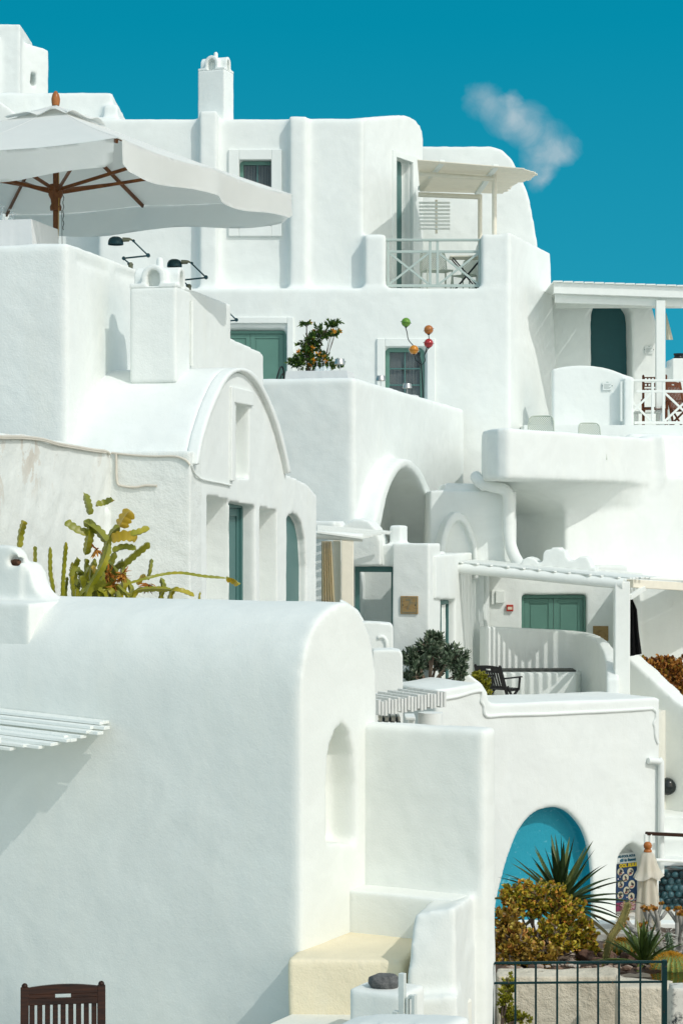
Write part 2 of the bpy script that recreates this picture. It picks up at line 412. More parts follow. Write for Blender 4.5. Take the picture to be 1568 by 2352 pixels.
# pedestal with stone
vp = v3 - .42; zp = FA.fz(860, 2280, vp)
tP = thing('low_pillar', 'low rounded white plaster pillar at the foot of the cream step carrying a grey stone', 'pillar', FA, (FA.fu(870, vp), vp + .15, GZ))
b = B(); box(b, FA.fu(800, vp), FA.fu(925, vp), vp, vp + .36, GZ, zp); plaster('body', sculpt(b, None, .02, 8, .02), NEAR, tP)
bs = B(); bmesh.ops.create_icosphere(bs, subdivisions=4, radius=1)
px0 = FA.W(FA.fu(879, vp + .12), vp + .15); ctr = Vector((px0[0], px0[1], zp))
for v in bs.verts:
    n = v.co.normalized(); k = 1 + .16 * noise.noise(n * 1.7) + .05 * noise.noise(n * 5)
    co = n * k; co.z = max(-.72, min(.82, co.z * 1.1)); v.co = ctr + Vector((co.x * .112, co.y * .085, (co.z + .70) * .062))
m = N('grey_pumice'); a = m.noise(38, 8, .7); m.base(m.ramp(a, [(.3, (.045, .048, .05)), (.62, (.15, .15, .145)), (.74, (.45, .44, .42))])); m.set(Roughness=.85); m.normal(m.bump(a, .008))
top('stone', bs, m.m, 'grey pitted stone lying on the low white pillar by the cream step', 'stone', smooth=50)
# foreground wall cap and latch post
vq = FA.L(Xat(900, 12.6), 12.6)[1]
b = B(); q = FA.front(vq, [(786, 2352), (800, 2345), (860, 2339), (980, 2340), (1045, 2344), (1060, 2352)])
q = [(q[0][0], GZ)] + q + [(q[-1][0], GZ)]; prism(b, q, 'v', vq - .15, vq + .15)
tC = thing('low_wall', 'rounded white wall top at the bottom edge in front of the low pillar', 'wall', FA, (FA.fu(920, vq), vq, GZ)); plaster('body', sculpt(b, None, .025, 5, .01), NEAR, tC)
GATEW = paint('white_gate_paint', (.62, .66, .63), .5, .1, .002, 30)
vg = vq + .55
tG = thing('latch_post', 'pale painted metal gate post with latch standing beside the grey stone', 'gate post', FA, (FA.fu(925, vg), vg, GZ))
b = B(); box(b, FA.fu(917, vg), FA.fu(930, vg), vg - .02, vg + .02, GZ, FA.fz(920, 2236, vg)); part('post', b, GATEW, tG, .003)
b = B(); box(b, FA.fu(933, vg), FA.fu(937, vg), vg - .01, vg + .03, GZ, FA.fz(940, 2292, vg)); box(b, FA.fu(945, vg), FA.fu(953, vg), vg - .01, vg + .03, GZ, FA.fz(940, 2286, vg)); box(b, FA.fu(937, vg), FA.fu(945, vg), vg, vg + .03, FA.fz(940, 2296, vg), FA.fz(940, 2287, vg)); part('stop_frame', b, GATEW, tG, .002)
b = B(); box(b, FA.fu(905, vg), FA.fu(917, vg), vg - .03, vg + .015, FA.fz(920, 2343, vg), FA.fz(920, 2324, vg)); box(b, FA.fu(930, vg), FA.fu(945, vg), vg - .03, vg - .012, FA.fz(920, 2340, vg), FA.fz(920, 2327, vg)); part('latch', b, GATEW, tG, .002)

# =====================================================================  K / L  arched house and tower
FK = Fr(13)
uK = FK.pt(440, 22.66)[0]
UA = [(440, 1068), (446, 1030), (455, 990), (468, 948), (484, 908), (502, 872), (520, 852), (540, 845), (560, 848), (582, 866), (602, 900), (622, 946), (638, 996), (650, 1046), (658, 1086)]
arch = FK.side(uK, UA)
KZ = ZE - 3.0; KB = ZE - 6.6
tK = thing('arched_house', 'white house with parabolic gable, tall slot window and a chimney on its vault', 'house', FK, (uK - 1.5, FK.sv(540, uK), KZ))
va0, va1 = arch[0][0], arch[-1][0]
ark = smooth2(arch, 4)
s = prism(B(), [(va0, KB)] + [(v, z - .05) for v, z in ark] + [(va1, KB)], 'u', uK - .6, uK)
v735 = FK.sv(736, uK)
q = FK.side(uK, [(650, 1078), (660, 1086), (690, 1099), (715, 1113), (735, 1138)])
prism(s, [(q[0][0], KB)] + q + [(q[-1][0], KB)], 'u', uK - 2.5, uK - .05)
c = B()
prism(c, FK.side(uK, [(543, 1096), (543, 926), (572, 931), (572, 1098)]), 'u', uK - .34, uK + .2)
prism(c, FK.side(uK, [(475, 1470), (475, 1138), (526, 1148), (526, 1470)]), 'u', uK - .42, uK + .2)
prism(c, FK.side(uK, [(527, 1470), (527, 1152), (586, 1163), (586, 1470)]), 'u', uK - .24, uK + .2)
prism(c, FK.side(uK, [(597, 1470), (597, 1165), (636, 1173), (636, 1470)]), 'u', uK - .42, uK + .2)
aw = FK.side(uK, [(663, 1470), (663, 1215), (666, 1194), (672, 1183), (681, 1179), (692, 1185), (702, 1203), (709, 1240), (712, 1300), (712, 1470)])
prism(c, aw, 'u', uK - .19, uK + .2)
plaster('wall', sculpt(s, c, .03, 3, .02), WALL, tK)
# raised arch band
inn = FK.side(uK, [(446, 1068), (452, 1032), (461, 993), (474, 953), (490, 915), (507, 880), (523, 861), (540, 854), (557, 858), (576, 876), (596, 908), (615, 952), (631, 1000), (644, 1048), (652, 1088)])
b = ringprism(B(), ark, smooth2(inn, 4), 'u', uK - .09, uK + .07); plaster('arch_band', sculpt(b, None, .022, 3, .01), WALL, tK)
b = frame4(B(), 'u', FK.sv(529, uK), FK.sv(543, uK) + .30, FK.sz(543, 1112, uK), FK.sz(529, 884, uK), .02, uK - .02, uK + .025, False)
v0, v1 = FK.sv(527, uK), FK.sv(577, uK)
b = B(); box(b, uK - .03, uK + .035, v0, FK.sv(533, uK), FK.sz(530, 1105, uK), FK.sz(530, 888, uK)); box(b, uK - .03, uK + .035, FK.sv(533, uK), v1, FK.sz(543, 928, uK) + .01, FK.sz(530, 888, uK))
part('window_moulding', b, WALL, tK, .012)
# door + windows in the bays
def panel_door(root, axis, a0, a1, z0, z1, t0, mat, leaves=1, out=1, name='door', rows=1, fw=.07, panes=None):
    """door standing in a recess: frame ring, leaves with raised panels; axis = thickness axis"""
    def bx(bm, p0, p1, q0, q1, d0, d1):
        if axis == 'v': box(bm, p0, p1, min(d0, d1), max(d0, d1), q0, q1)
        else: box(bm, min(d0, d1), max(d0, d1), p0, p1, q0, q1)
    b = B(); bx(b, a0, a0 + fw, z0, z1, t0, t0 + .09 * out); bx(b, a1 - fw, a1, z0, z1, t0, t0 + .09 * out); bx(b, a0 + fw, a1 - fw, z1 - fw, z1, t0, t0 + .09 * out)
    d = part(name, b, mat, root, .006)
    w = (a1 - a0 - 2 * fw) / leaves
    for k in range(leaves):
        p0 = a0 + fw + k * w + .004; p1 = p0 + w - .008; q1 = z1 - fw - .004
        b = B(); bx(b, p0, p1, z0, q1, t0, t0 + .035 * out)
        st = min(.10, w * .2)
        for (x0, x1, y0, y1) in ((p0, p0 + st, z0, q1), (p1 - st, p1, z0, q1), (p0 + st, p1 - st, q1 - st, q1), (p0 + st, p1 - st, z0, z0 + st * 1.5)):
            bx(b, x0, x1, y0, y1, t0 + .035 * out, t0 + .055 * out)
        hh = (q1 - st - z0 - st * 1.5) / rows
        for r in range(rows):
            y0 = z0 + st * 1.5 + r * hh; y1 = y0 + hh
            if r: bx(b, p0 + st, p1 - st, y0 - st / 2, y0 + st / 2, t0 + .035 * out, t0 + .055 * out)
            g = .035 + (st / 2 if r else 0); bx(b, p0 + st + .035, p1 - st - .035, y0 + g, y1 - .035 - (st / 2 if r < rows - 1 else 0), t0 + .035 * out, t0 + .047 * out)
        sub('leaf', b, mat, d, root, bevel=.004)
    return d
def sash(root, axis, a0, a1, z0, z1, t0, mat, nx=2, nz=2, out=1, curtain=None, fw=.06, bw=.025, name='window', pane=PANE):
    def bx(bm, p0, p1, q0, q1, d0, d1):
        if axis == 'v': box(bm, p0, p1, min(d0, d1), max(d0, d1), q0, q1)
        else: box(bm, min(d0, d1), max(d0, d1), p0, p1, q0, q1)
    b = B(); bx(b, a0, a0 + fw, z0, z1, t0, t0 + .07 * out); bx(b, a1 - fw, a1, z0, z1, t0, t0 + .07 * out)
    bx(b, a0 + fw, a1 - fw, z1 - fw, z1, t0, t0 + .07 * out); bx(b, a0 + fw, a1 - fw, z0, z0 + fw, t0, t0 + .07 * out)
    w = part(name, b, mat, root, .006)
    b = B()
    for k in range(1, nx):
        x = a0 + fw + (a1 - a0 - 2 * fw) * k / nx; bx(b, x - bw / 2, x + bw / 2, z0 + fw, z1 - fw, t0 + .005 * out, t0 + .05 * out)
    for k in range(1, nz):
        y = z0 + fw + (z1 - z0 - 2 * fw) * k / nz; bx(b, a0 + fw, a1 - fw, y - bw / 2, y + bw / 2, t0 + .008 * out, t0 + .044 * out)
    sub('glazing_bars', b, mat if not curtain else GREEND, w, root)
    b = B(); bx(b, a0 + fw, a1 - fw, z0 + fw, z1 - fw, t0 + .018 * out, t0 + .024 * out); sub('pane', b, pane, w, root)
    if curtain:
        b = B(); n = 60; L = a1 - a0 - 2 * fw; vs = []
        for j in range(3):
            row = []
            for i in range(n + 1):
                x = a0 + fw + L * i / n; f = .02 * math.sin(i * 1.05 + .6 * math.sin(i * .37)) + .008 * math.sin(i * 2.3)
                d = t0 + out * (-.05 + f); y = (z0 + fw, (z0 + z1) / 2, z1 - fw)[j]
                row.append(b.verts.new((x, d, y) if axis == 'v' else (d, x, y)))
            vs.append(row)
        for j in range(2):
            for i in range(n): b.faces.new((vs[j][i], vs[j][i+1], vs[j+1][i+1], vs[j+1][i]))
        o = sub('curtain', b, curtain, w, root, smooth=80)
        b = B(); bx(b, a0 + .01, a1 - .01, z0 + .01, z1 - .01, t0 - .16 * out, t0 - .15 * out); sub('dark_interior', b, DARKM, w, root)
    return w
panel_door(tK, 'u', FK.sv(527, uK), FK.sv(587, uK), KZ + .2, FK.sz(556, 1157, uK) + .02, uK - .25, GREEND, 1, 1)
for (x0, x1, y1) in ((475, 526, 1143), (597, 636, 1170)):
    b = B(); box(b, uK - .46, uK - .425, FK.sv(x0 - 2, uK), FK.sv(x1 + 2, uK), KZ + .2, FK.sz((x0 + x1) / 2, y1 - 6, uK)); part('bay_back', b, WALL, tK)
b = prism(B(), aw, 'u', uK - .22, uK - .16); part('arched_window', b, GREEND, tK)
# vault
zg = max(p[1] for p in ark)
uLt = FK.pt(155, 23.0)[0]
vault = [(v, z + .0) for v, z in ark]
vm_ = (va0 + va1) / 2; vin = [(vm_ + (v - vm_) * .86, z - (.30 if abs(v - vm_) < 1.6 else .10)) for v, z in vault]
b = ringprism(B(), [(va0, KZ)] + vault + [(va1, KZ)], [(va0 + .28, KZ)] + vin + [(va1 - .28, KZ)], 'u', uLt - .4, uK - .06); plaster('roof', sculpt(b, None, .04, 3, .03), WALL, tK)
# rough front annex under the vault
van = va0 - .06
b = B(); ua0 = FK.fu(238, van); box(b, ua0, FK.fu(437, van), van - .0, va0 + .4, KB, FK.fz(350, 1036, van)); plaster('annex', sculpt(b, None, .025, 4, .03), SPECK, tK)
# chimney on vault
FKv = FK.fY(350, FK.sv(540, uK))
vc = FK.L(Xat(350, 23.8), 23.8)[1]
def chimney(root, fr, v0, px0, px1, pxr, ybase, ytop, ycap, ypin, mat, zb=None, pin=.05, conv=False, name='chimney'):
    def CV(bm):
        if conv:
            for v in bm.verts: v.co = Vector((*fr.W(v.co.x, v.co.y), v.co.z))
        return bm
    u0, u1 = fr.fu(px0, v0), fr.fu(px1, v0); v1 = fr.sv(pxr, u1); z0 = fr.fz(px0, ybase, v0) if zb is None else zb; z1 = fr.fz(px0, ytop, v0); z2 = fr.fz(px0, ycap, v0); z3 = fr.fz(px0, ypin, v0)
    w, d = u1 - u0, v1 - v0; cu, cv = (u0 + u1) / 2, (v0 + v1) / 2
    s = B(); box(s, u0, u1, v0, v1, z0, z1)
    o = plaster(name, CV(sculpt(s, None, min(.022, w / 22), 4, .015)), mat, root)
    def hump(half, zt, n=14, off=0): return [(-half, off)] + [(-half * math.cos(math.pi * k / n), zt * .5 + zt * .5 * math.sin(math.pi * k / n)) for k in range(n + 1)] + [(half, off)]
    h = z2 - z1; s = B()
    box(s, u0, u1, v0, v1, z1 - .01, z1 + h * .16)
    prism(s, [(cu + a, z1 + b_) for a, b_ in hump(w * .25, h)], 'v', v0 + .01, v1 - .01)
    prism(s, [(cv + a, z1 + b_) for a, b_ in hump(d * .25, h * .97)], 'u', u0 + .01, u1 - .01)
    c = B()
    prism(c, [(cu + a, z1 + b_ + .01) for a, b_ in hump(w * .14, h * .74)], 'v', v0 - .1, v0 + d * .3)
    prism(c, [(cv + a, z1 + b_ + .01) for a, b_ in hump(d * .14, h * .74)], 'u', u1 - w * .3, u1 + .1)
    bm = sculpt(s, c, min(.016, w / 34), 2, .008); bm2 = CV(bm)
    for v in bm2.verts: v.co -= root.org
    me = bpy.data.meshes.new('vent_hood'); bm2.to_mesh(me); bm2.free()
    for p in me.polygons: p.use_smooth = True
    k = link('vent_hood', me, mat, root); k.parent = o
    b = lathe(B(), [(0, z2 - .06), (pin, z2 - .06), (pin, z3 - pin), (pin * .8, z3 - pin * .4), (pin * .4, z3 - pin * .08), (0, z3)], 12, (cu, cv, 0)); sub('finial', CV(b), mat, o, root, smooth=60)
    return o
chimney(tK, FK, vc, 297, 404, 436, 838, 660, 608, 585, ROUGH, zb=FK.fz(300, 880, vc), pin=.042)

# ---- tower with terrace
TZ = ZE - 6.6
tL = thing('terrace_tower', 'tall white block at left whose flat terrace carries the open parasol and bent desk lamps', 'house', FK, (uLt - 2.2, 24.5, TZ))
vL0 = FK.pt(155, 23.0)[1]
zL = FK.fz(150, 556, vL0)
vL1 = FK.sv(531, uLt); uL0 = FK.fu(-260, vL0)
s = B(); box(s, uL0, uLt, vL0, vL1, TZ, zL)
c = B(); box(c, uL0 + .25, uLt - .24, vL0 + .25, vL1 - .25, zL - .55, zL + .5)
prism(c, FK.side(uLt, [(176, 590), (320, 632), (320, 650), (176, 604)]), 'u', uLt - .05, uLt + .2)
plaster('wall', sculpt(s, c, .05, 4, .025), ROUGH, tL)
v5 = FK.sv(606, uLt); q = FK.side(uLt, [(520, 772), (532, 776), (570, 793), (600, 808), (606, 815)])
s = prism(B(), [(q[0][0], TZ)] + q + [(q[-1][0], TZ)], 'u', uLt - 1.5, uLt - .0)
c = prism(B(), FK.side(uLt, [(535, 796), (578, 812), (578, 818), (535, 802)]), 'u', uLt - .03, uLt + .2)
plaster('lower_parapet', sculpt(s, c, .035, 3, .02), WALL, tL)
b = B(); b = tube(b, [(uLt + .02, FK.sv(437, uLt), FK.sz(437, 690, uLt)), (uLt + .02, FK.sv(437, uLt), FK.sz(437, 840, uLt))], .025, 8); part('rain_pipe', b, WALL, tL, smooth=60)
# ---- peeling side wall with cables
uPw = FK.fu(254, van)
tW = thing('peeling_wall', 'stained white garden wall with peeling plaster behind the climbing cactus', 'wall', FK, (uPw - .25, van - 2, KZ))
q = FK.side(uPw, [(-120, 984), (0, 994), (80, 1001), (150, 1014), (200, 1024), (250, 1034), (262, 1040)])
s = prism(B(), [(q[0][0], KB)] + q + [(q[-1][0], KB)], 'u', uPw - .6, uPw)
plaster('body', sculpt(s, None, .03, 4, .05), PEEL, tW)

# =====================================================================  J  restaurant terrace block
FJ = Fr(14)
uJ, vJ = FJ.pt(815, 36.0)
JZ = ZE - 4.5
tJ = thing('restaurant_terrace', 'white terrace block with a deep pointed arch below and laid tables on top', 'terrace', FJ, (uJ - 2, vJ + 2, JZ))
zJ = FJ.fz(812, 866, vJ); vJ1 = FJ.sv(1066, uJ); uJ0 = FJ.fu(480, vJ)
s = B(); box(s, uJ0, uJ, vJ, vJ1, JZ, zJ)
c = B(); box(c, uJ0 - .5, uJ - .28, vJ + .28, vJ1 - .28, zJ - .88, zJ + .5)
AI = [(866, 1310), (869, 1260), (874, 1220), (890, 1144), (908, 1099), (920, 1083), (934, 1075), (951, 1086), (971, 1118), (985, 1163), (997, 1220), (1001, 1260), (1003, 1310)]
AO = [(850, 1310), (853, 1260), (858, 1216), (876, 1140), (894, 1092), (911, 1066), (934, 1053), (957, 1066), (981, 1104), (998, 1154), (1010, 1214), (1014, 1256), (1016, 1310)]
uo = uJ + .36
ai = FJ.side(uo, AI); ao = FJ.side(uo, AO)
ring = ringprism(B(), smooth2(ao, 3), smooth2(ai, 3), 'u', uJ - .3, uo)
prism(c, smooth2(ai, 3), 'u', uJ - .55, uJ + 2)
join(s, ring)
plaster('wall', sculpt(s, c, .055, 4, .03), WALL, tJ)
# lower annex with small blind arch
s = B()
q = [(1010, 1330), (1012, 1250), (1022, 1208), (1036, 1184), (1053, 1175), (1070, 1186), (1086, 1220), (1096, 1255), (1101, 1330)]
FS = Fr(75)
us, vs_ = FS.pt(1050, 38.35)
qo = smooth2(FS.side(us, q), 3); prism(s, qo, 'u', us - .5, us)
qi = smooth2(FS.side(us, [(1024, 1330), (1025, 1262), (1032, 1226), (1042, 1204), (1054, 1196), (1067, 1205), (1079, 1234), (1088, 1264), (1092, 1330)]), 3)
c = prism(B(), qi, 'u', us - .16, us + .3)
for bm_ in (s, c):
    for v in bm_.verts: v.co = Vector((*FJ.L(*FS.W(v.co.x, v.co.y)), v.co.z))
plaster('small_arch', sculpt(s, c, .035, 3, .02), WALL, tJ)
# round hump and low parapet left of it
s = B(); vh = FJ.pt(830, 35.0)[1]
prism(s, FJ.front(vh, [(776, 1300), (778, 1240), (790, 1205), (812, 1192), (826, 1191), (846, 1198), (862, 1215), (872, 1240), (874, 1300)]), 'v', vh, vh + .6)
box(s, FJ.fu(700, vh - .4), FJ.fu(769, vh - .4), vh - .4, vh + .3, JZ + 2, FJ.fz(760, 1197, vh - .4))
plaster('low_hump', sculpt(s, None, .03, 3, .02), ROUGH, tJ)

# =====================================================================  M  main upper house
MZ = ZE - 3
tM = thing('main_house', 'large two-storey white house at the top with buttresses, framed windows, balcony and tall chimney', 'house', F0, (0, 49.22, MZ))
def X(px, Y): return Xat(px, Y)
Yf = 47.25; Yl = 46.70
zr = Zat(268, 47.03); zl = Zat(661, Yl)
s = B()
prism(s, [(X(225, Yf), Yf), (X(835, Yf), Yf), (X(850, Yf + 1), Yf + 1), (X(850, Yf + 1), 56.9), (X(225, Yf), 56.9)], 'z', zl - .5, zr)
FDa = Fr(math.degrees(math.atan2(X(972, Yf + 3.72) - X(835, Yf), 3.72))); uq = FDa.L(X(835, Yf), Yf)[0]
qd = smooth2(FDa.side(uq, [(834, 270), (870, 267), (905, 264), (930, 264), (946, 268), (959, 279), (969, 296), (973, 315)]), 3)
n0 = len(s.verts)
prism(s, [(qd[0][0], zl - .5)] + qd + [(qd[-1][0], zl - .5)], 'u', uq - 4.5, uq)
s.verts.ensure_lookup_table()
for v in s.verts[n0:]: v.co = Vector((*FDa.W(v.co.x, v.co.y), v.co.z))
box(s, X(457, 46.97), X(499, 46.97), 46.97, Yf + .3, zl - .3, Zat(253, 46.97))
box(s, X(664, 46.94), X(706, 46.94), 46.94, Yf + .3, zl - .3, Zat(266, 46.94))
box(s, X(706, 47.12), X(836, 47.12), 47.12, Yf + .3, zl - .3, zr - .01)
prism(s, [(X(200, Yl), Yl), (X(1171, Yl), Yl), (X(1171, Yl), 56.87), (X(200, Yl), 56.87)], 'z', MZ, zl)
# right tower piece, battered
b2 = B()
lowp = [(X(1160, Yl), Yl), (X(1171, Yl), Yl), (X(1276, 50.31), 50.31), (X(1276, 50.31), 56.87), (X(1160, Yl), 56.87)]
upp = [(X(1160, Yl), Yl), (X(1171, Yl), Yl), (X(1262, 50.31), 50.31), (X(1262, 50.31), 56.87), (X(1160, Yl), 56.87)]
prism(s, lowp, 'z', MZ, Zat(800, 49.22))
va = [s.verts.new((x, y, Zat(800, 49.22) - .3)) for x, y in lowp]; vb = [s.verts.new((x, y, Zat(552, 48.12))) for x, y in upp]
s.faces.new(va[::-1]); s.faces.new(vb)
for i in range(5): s.faces.new((va[i], va[(i+1) % 5], vb[(i+1) % 5], vb[i]))
box(s, X(837, 46.74), X(886, 46.74), 46.74, 47.36, zl - .3, Zat(537, 46.74))
box(s, X(1105, 46.72), X(1170, 46.72), 46.72, 48.78, zl - .3, Zat(537, 46.72))
c = B()
box(c, X(549, Yf), X(632, Yf), Yf - .5, Yf + .26, Zat(529, Yf), Zat(366, Yf))
box(c, X(500, Yl), X(658, Yl), Yl - .5, Yl + .24, MZ + .5, Zat(756, Yl))
box(c, X(884, Yl), X(976, Yl), Yl - .5, Yl + .2, Zat(932, Yl), Zat(797, Yl))
FD = Fr(math.degrees(math.atan2(X(972, 50.97) - X(835, Yf), 50.97 - Yf)))
uDf = FD.L(X(835, Yf), Yf)[0]
dz0 = zl + .02
cd = prism(B(), FD.side(uDf, [(906, 700), (906, 352), (944, 366), (944, 700)]), 'u', uDf - .27, uDf + .3)
for v in cd.verts:
    v.co = Vector((*FD.W(v.co.x, v.co.y), max(v.co.z, dz0)))
join(c, cd)
bmM = sculpt(s, c, .06, 3, .028)
plaster('wall', bmM, WALL, tM)
# vault behind the balcony
vt = [(955, 700), (955, 334), (1128, 334), (1152, 342), (1176, 364), (1198, 405), (1214, 450), (1226, 505), (1234, 560), (1240, 640), (1242, 700)]
b = prism(B(), [(X(x, 51.84), Zat(y, 51.84)) for x, y in vt], 'v', 51.84, 56.32); plaster('roof', sculpt(b, None, .06, 5, .04), WALL, tM)
FQ = Fr(20); chimney(tM, FQ, FQ.pt(484, 47.47)[1], 454, 515, 537, 300, 162, 128, 115, WALL, zb=zr - .5, pin=.05, conv=True)
def moulding(root, x0, x1, y0, y1, w, Y, t, bottom=True):
    b = frame4(B(), 'v', X(x0, Y), X(x1, Y), Zat(y1, Y), Zat(y0, Y), w, Y - t, Y + .03, bottom); return part('window_surround', b, WALL, root, .018)
moulding(tM, 525, 647, 343, 543, X(549, Yf) - X(525, Yf), Yf, .07)
moulding(tM, 470, 674, 728, 1010, X(674, Yl) - X(659, Yl), Yl, .06, False)
moulding(tM, 865, 999, 777, 1010, X(884, Yl) - X(865, Yl), Yl, .06, False)
sash(tM, 'v', X(550, Yf), X(631, Yf), Zat(528, Yf), Zat(367, Yf), Yf + .22, GREEN, 2, 1, -1, CURT, .09, .03)
b = B()
for k in range(4): box(b, X(556, Yf), X(631, Yf), Yf + .10, Yf + .12, Zat(528 - k * 6, Yf), Zat(525.5 - k * 6, Yf))
part('shutter_slats', b, SAGE, tM)
panel_door(tM, 'v', X(490, Yl), X(658, Yl), MZ + .6, Zat(758, Yl), Yl + .22, GREEN, 2, -1, rows=2)
sash(tM, 'v', X(885, Yl), X(975, Yl), Zat(931, Yl), Zat(798, Yl), Yl + .17, GREEN, 2, 3, -1, CURT, .1, .03)
b = B()
panel = FD.side(uDf, [(899, 700), (899, 344), (907, 346), (907, 700)])
for pts in ([(899, 700), (899, 343), (906, 346), (906, 700)], [(944, 700), (944, 357), (962, 364), (962, 700)], [(906, 360), (906, 346), (944, 358), (944, 373)]):
    q = [(a, max(z_, dz0)) for a, z_ in FD.side(uDf, pts)]
    prism(b, q, 'u', uDf - .02, uDf + .06)
for v in b.verts: v.co = Vector((*FD.W(v.co.x, v.co.y), v.co.z))
part('door_surround', b, WALL, tM, .012)
rd = Root(tM.obj, tM.org)
b = prism(B(), [(a, max(z_, dz0)) for a, z_ in FD.side(uDf, [(903, 700), (903, 352), (946, 366), (946, 700)])], 'u', uDf - .30, uDf - .24)
for v in b.verts: v.co = Vector((*FD.W(v.co.x, v.co.y), v.co.z))
part('door', b, GREEND, tM)
# far upper left
tU = thing('upper_left_house', 'plain white house with flat parapet rising behind the open parasol', 'house', F0, (X(60, 50), 52, ZE + 4))
s = B(); box(s, X(-120, 49), X(258, 49), 49, 54, ZE - 2, Zat(211, 49)); box(s, X(235, 48.6), X(269, 48.6), 48.7, 52, ZE + 3, Zat(236, 48.6)); box(s, X(-60, 48.4), X(276, 48.4), 48.3, 50, ZE - 2, Zat(268, 48.4))
plaster('wall', sculpt(s, None, .06, 4, .06), ROUGH, tU)
b = prism(B(), [(X(x, 48), Zat(y, 48)) for x, y in ((-90, 280), (-90, 205), (-20, 222), (20, 248), (52, 275), (60, 300), (-90, 300))], 'v', 47.7, 48.6); plaster('sloping_parapet', sculpt(b, None, .05, 4, .03), WALL, tU)
tV = thing('top_house', 'highest white house with one small window at the top left corner', 'house', F0, (X(20, 60), 63, ZE + 6))
FV = Fr(50); uV = FV.pt(47, 60)[0]; 
s = B(); q = FV.side(uV, [(-10, 230), (-10, 88), (47, 92), (113, 114), (113, 230)]); prism(s, [(q[0][0], ZE - .5), q[1], q[2], q[3], (q[4][0], ZE - .5)], 'u', uV - 2.5, uV)
for v in s.verts: v.co = Vector((*FV.W(v.co.x, v.co.y), v.co.z))
box(s, X(-60, 59.6), X(46, 59.6), 59.6, 62, ZE - .5, Zat(54, 59.6))
c = prism(B(), FV.side(uV, [(70, 196), (70, 164), (83, 167), (83, 197)]), 'u', uV - .3, uV + .2)
for v in c.verts: v.co = Vector((*FV.W(v.co.x, v.co.y), v.co.z))
plaster('wall', sculpt(s, c, .055, 3, .04), WALL, tV)
b = prism(B(), FV.side(uV, [(70, 196), (70, 164), (78, 165), (78, 196)]), 'u', uV - .3, uV - .22)
for v in b.verts: v.co = Vector((*FV.W(v.co.x, v.co.y), v.co.z))
part('window', b, GREEND, tV)

# =====================================================================  N  right hand pergola house
NZ = ZE + .5
tN = thing('pergola_house', 'white house at the right with an arched doorway shaded by a white pergola', 'house', F0, (X(1400, 50.31), 51.40, NZ))
Yn = 50.97; zn = Zat(872, Yn)
s = B(); q = [(1262, 900), (1262, 668), (1476, 668), (1492, 690), (1504, 730), (1510, 760), (1512, 900)]
prism(s, [(X(x, Yn), Zat(y, Yn) if y < 890 else NZ) for x, y in q], 'v', Yn, 55.78)
an = [(1357, 910), (1357, 740), (1362, 706), (1376, 688), (1400, 678), (1424, 684), (1442, 705), (1450, 735), (1452, 910)]
c = prism(B(), smooth2([(X(x, Yn), Zat(y, Yn)) for x, y in an], 3), 'v', Yn - .5, Yn + 1.3)
plaster('wall', sculpt(s, c, .05, 4, .04), WALL, tN)
b = prism(B(), smooth2([(X(x, Yn + 1.2), Zat(y, Yn + 1.2)) for x, y in [(1330, 910), (1330, 730), (1345, 700), (1400, 690), (1440, 715), (1446, 740), (1446, 910)]], 3), 'v', Yn + 1.05, Yn + 1.15)
o = part('door_recess', b, paint('deep_teal_paint', (.03, .12, .13), .6, .1, 0), tN)
b = B(); box(b, X(1180, 49.22), X(1680, 49.22), 46.48, 56.87, NZ - 3, Zat(974, 46.48) - .02); part('terrace_floor', b, WALL, tN)
s = B(); q = smooth2([(1268, 848), (1300, 841), (1340, 839), (1375, 842), (1405, 849), (1430, 859), (1456, 867)], 3); Yq = 46.92
prism(s, [(X(1268, Yq), Zat(985, Yq))] + [(X(x, Yq), Zat(y, Yq)) for x, y in q] + [(X(1456, Yq), Zat(985, Yq))], 'v', Yq, Yq + .32)
box(s, X(1433, 46.59), X(1455, 46.59), 46.59, 47.68, Zat(990, 46.59), Zat(868, 46.59))
plaster('parapet', sculpt(s, None, .035, 3, .015), WALL, tN)
PAPER = paint('notice_paper', (.72, .76, .74), .6, .02, 0)
INK = paint('printed_ink', (.10, .16, .15), .6, .1, 0)
def notice(x, y, Y, w, h, root):
    b = B(); box(b, X(x, Y) - w / 2, X(x, Y) + w / 2, Y - .012, Y, Zat(y, Y) - h / 2, Zat(y, Y) + h / 2); o = part('notice', b, PAPER, root, .002)
    b = B()
    for k in range(5): box(b, X(x, Y) - w * .36, X(x, Y) + w * (.36 - .1 * (k % 3)), Y - .014, Y - .0125, Zat(y, Y) + h * (.18 - k * .12) - .003, Zat(y, Y) + h * (.18 - k * .12) + .003)
    for sx in (-.52, .5): box(b, X(x, Y) + w * sx - .008, X(x, Y) + w * sx + .012, Y - .02, Y - .001, Zat(y, Y) - .01, Zat(y, Y) + .012)
    sub('printed_lines', b, INK, o, root)
    b = B(); box(b, X(x, Y) - w * .12, X(x, Y) + w * .12, Y - .0145, Y - .0125, Zat(y, Y) + h * .4, Zat(y, Y) + h * .45); sub('green_heading', b, GREEN, o, root)
notice(1394, 886, Yq - .03, .22, .2, tN); notice(1490, 803, Yn - .03, .22, .2, tN)
tNP = thing('terrace_pergola', 'white painted timber pergola over the arched doorway at the right edge', 'pergola', F0, (X(1517, 47.68), 47.68, zn))
Yp = 47.68
b = B(); bar(b, (X(1271, Yp), Yp, Zat(661, Yp)), (X(1640, Yp), Yp, Zat(674, Yp)), .08, .26); part('fascia_board', b, WOODW, tNP, .008)
b = B(); bar(b, (X(1274, Yp + .2), Yp + .2, Zat(683, Yp)), (X(1640, Yp + .2), Yp + .2, Zat(696, Yp)), .1, .2); part('beam', b, WOODW, tNP, .008)
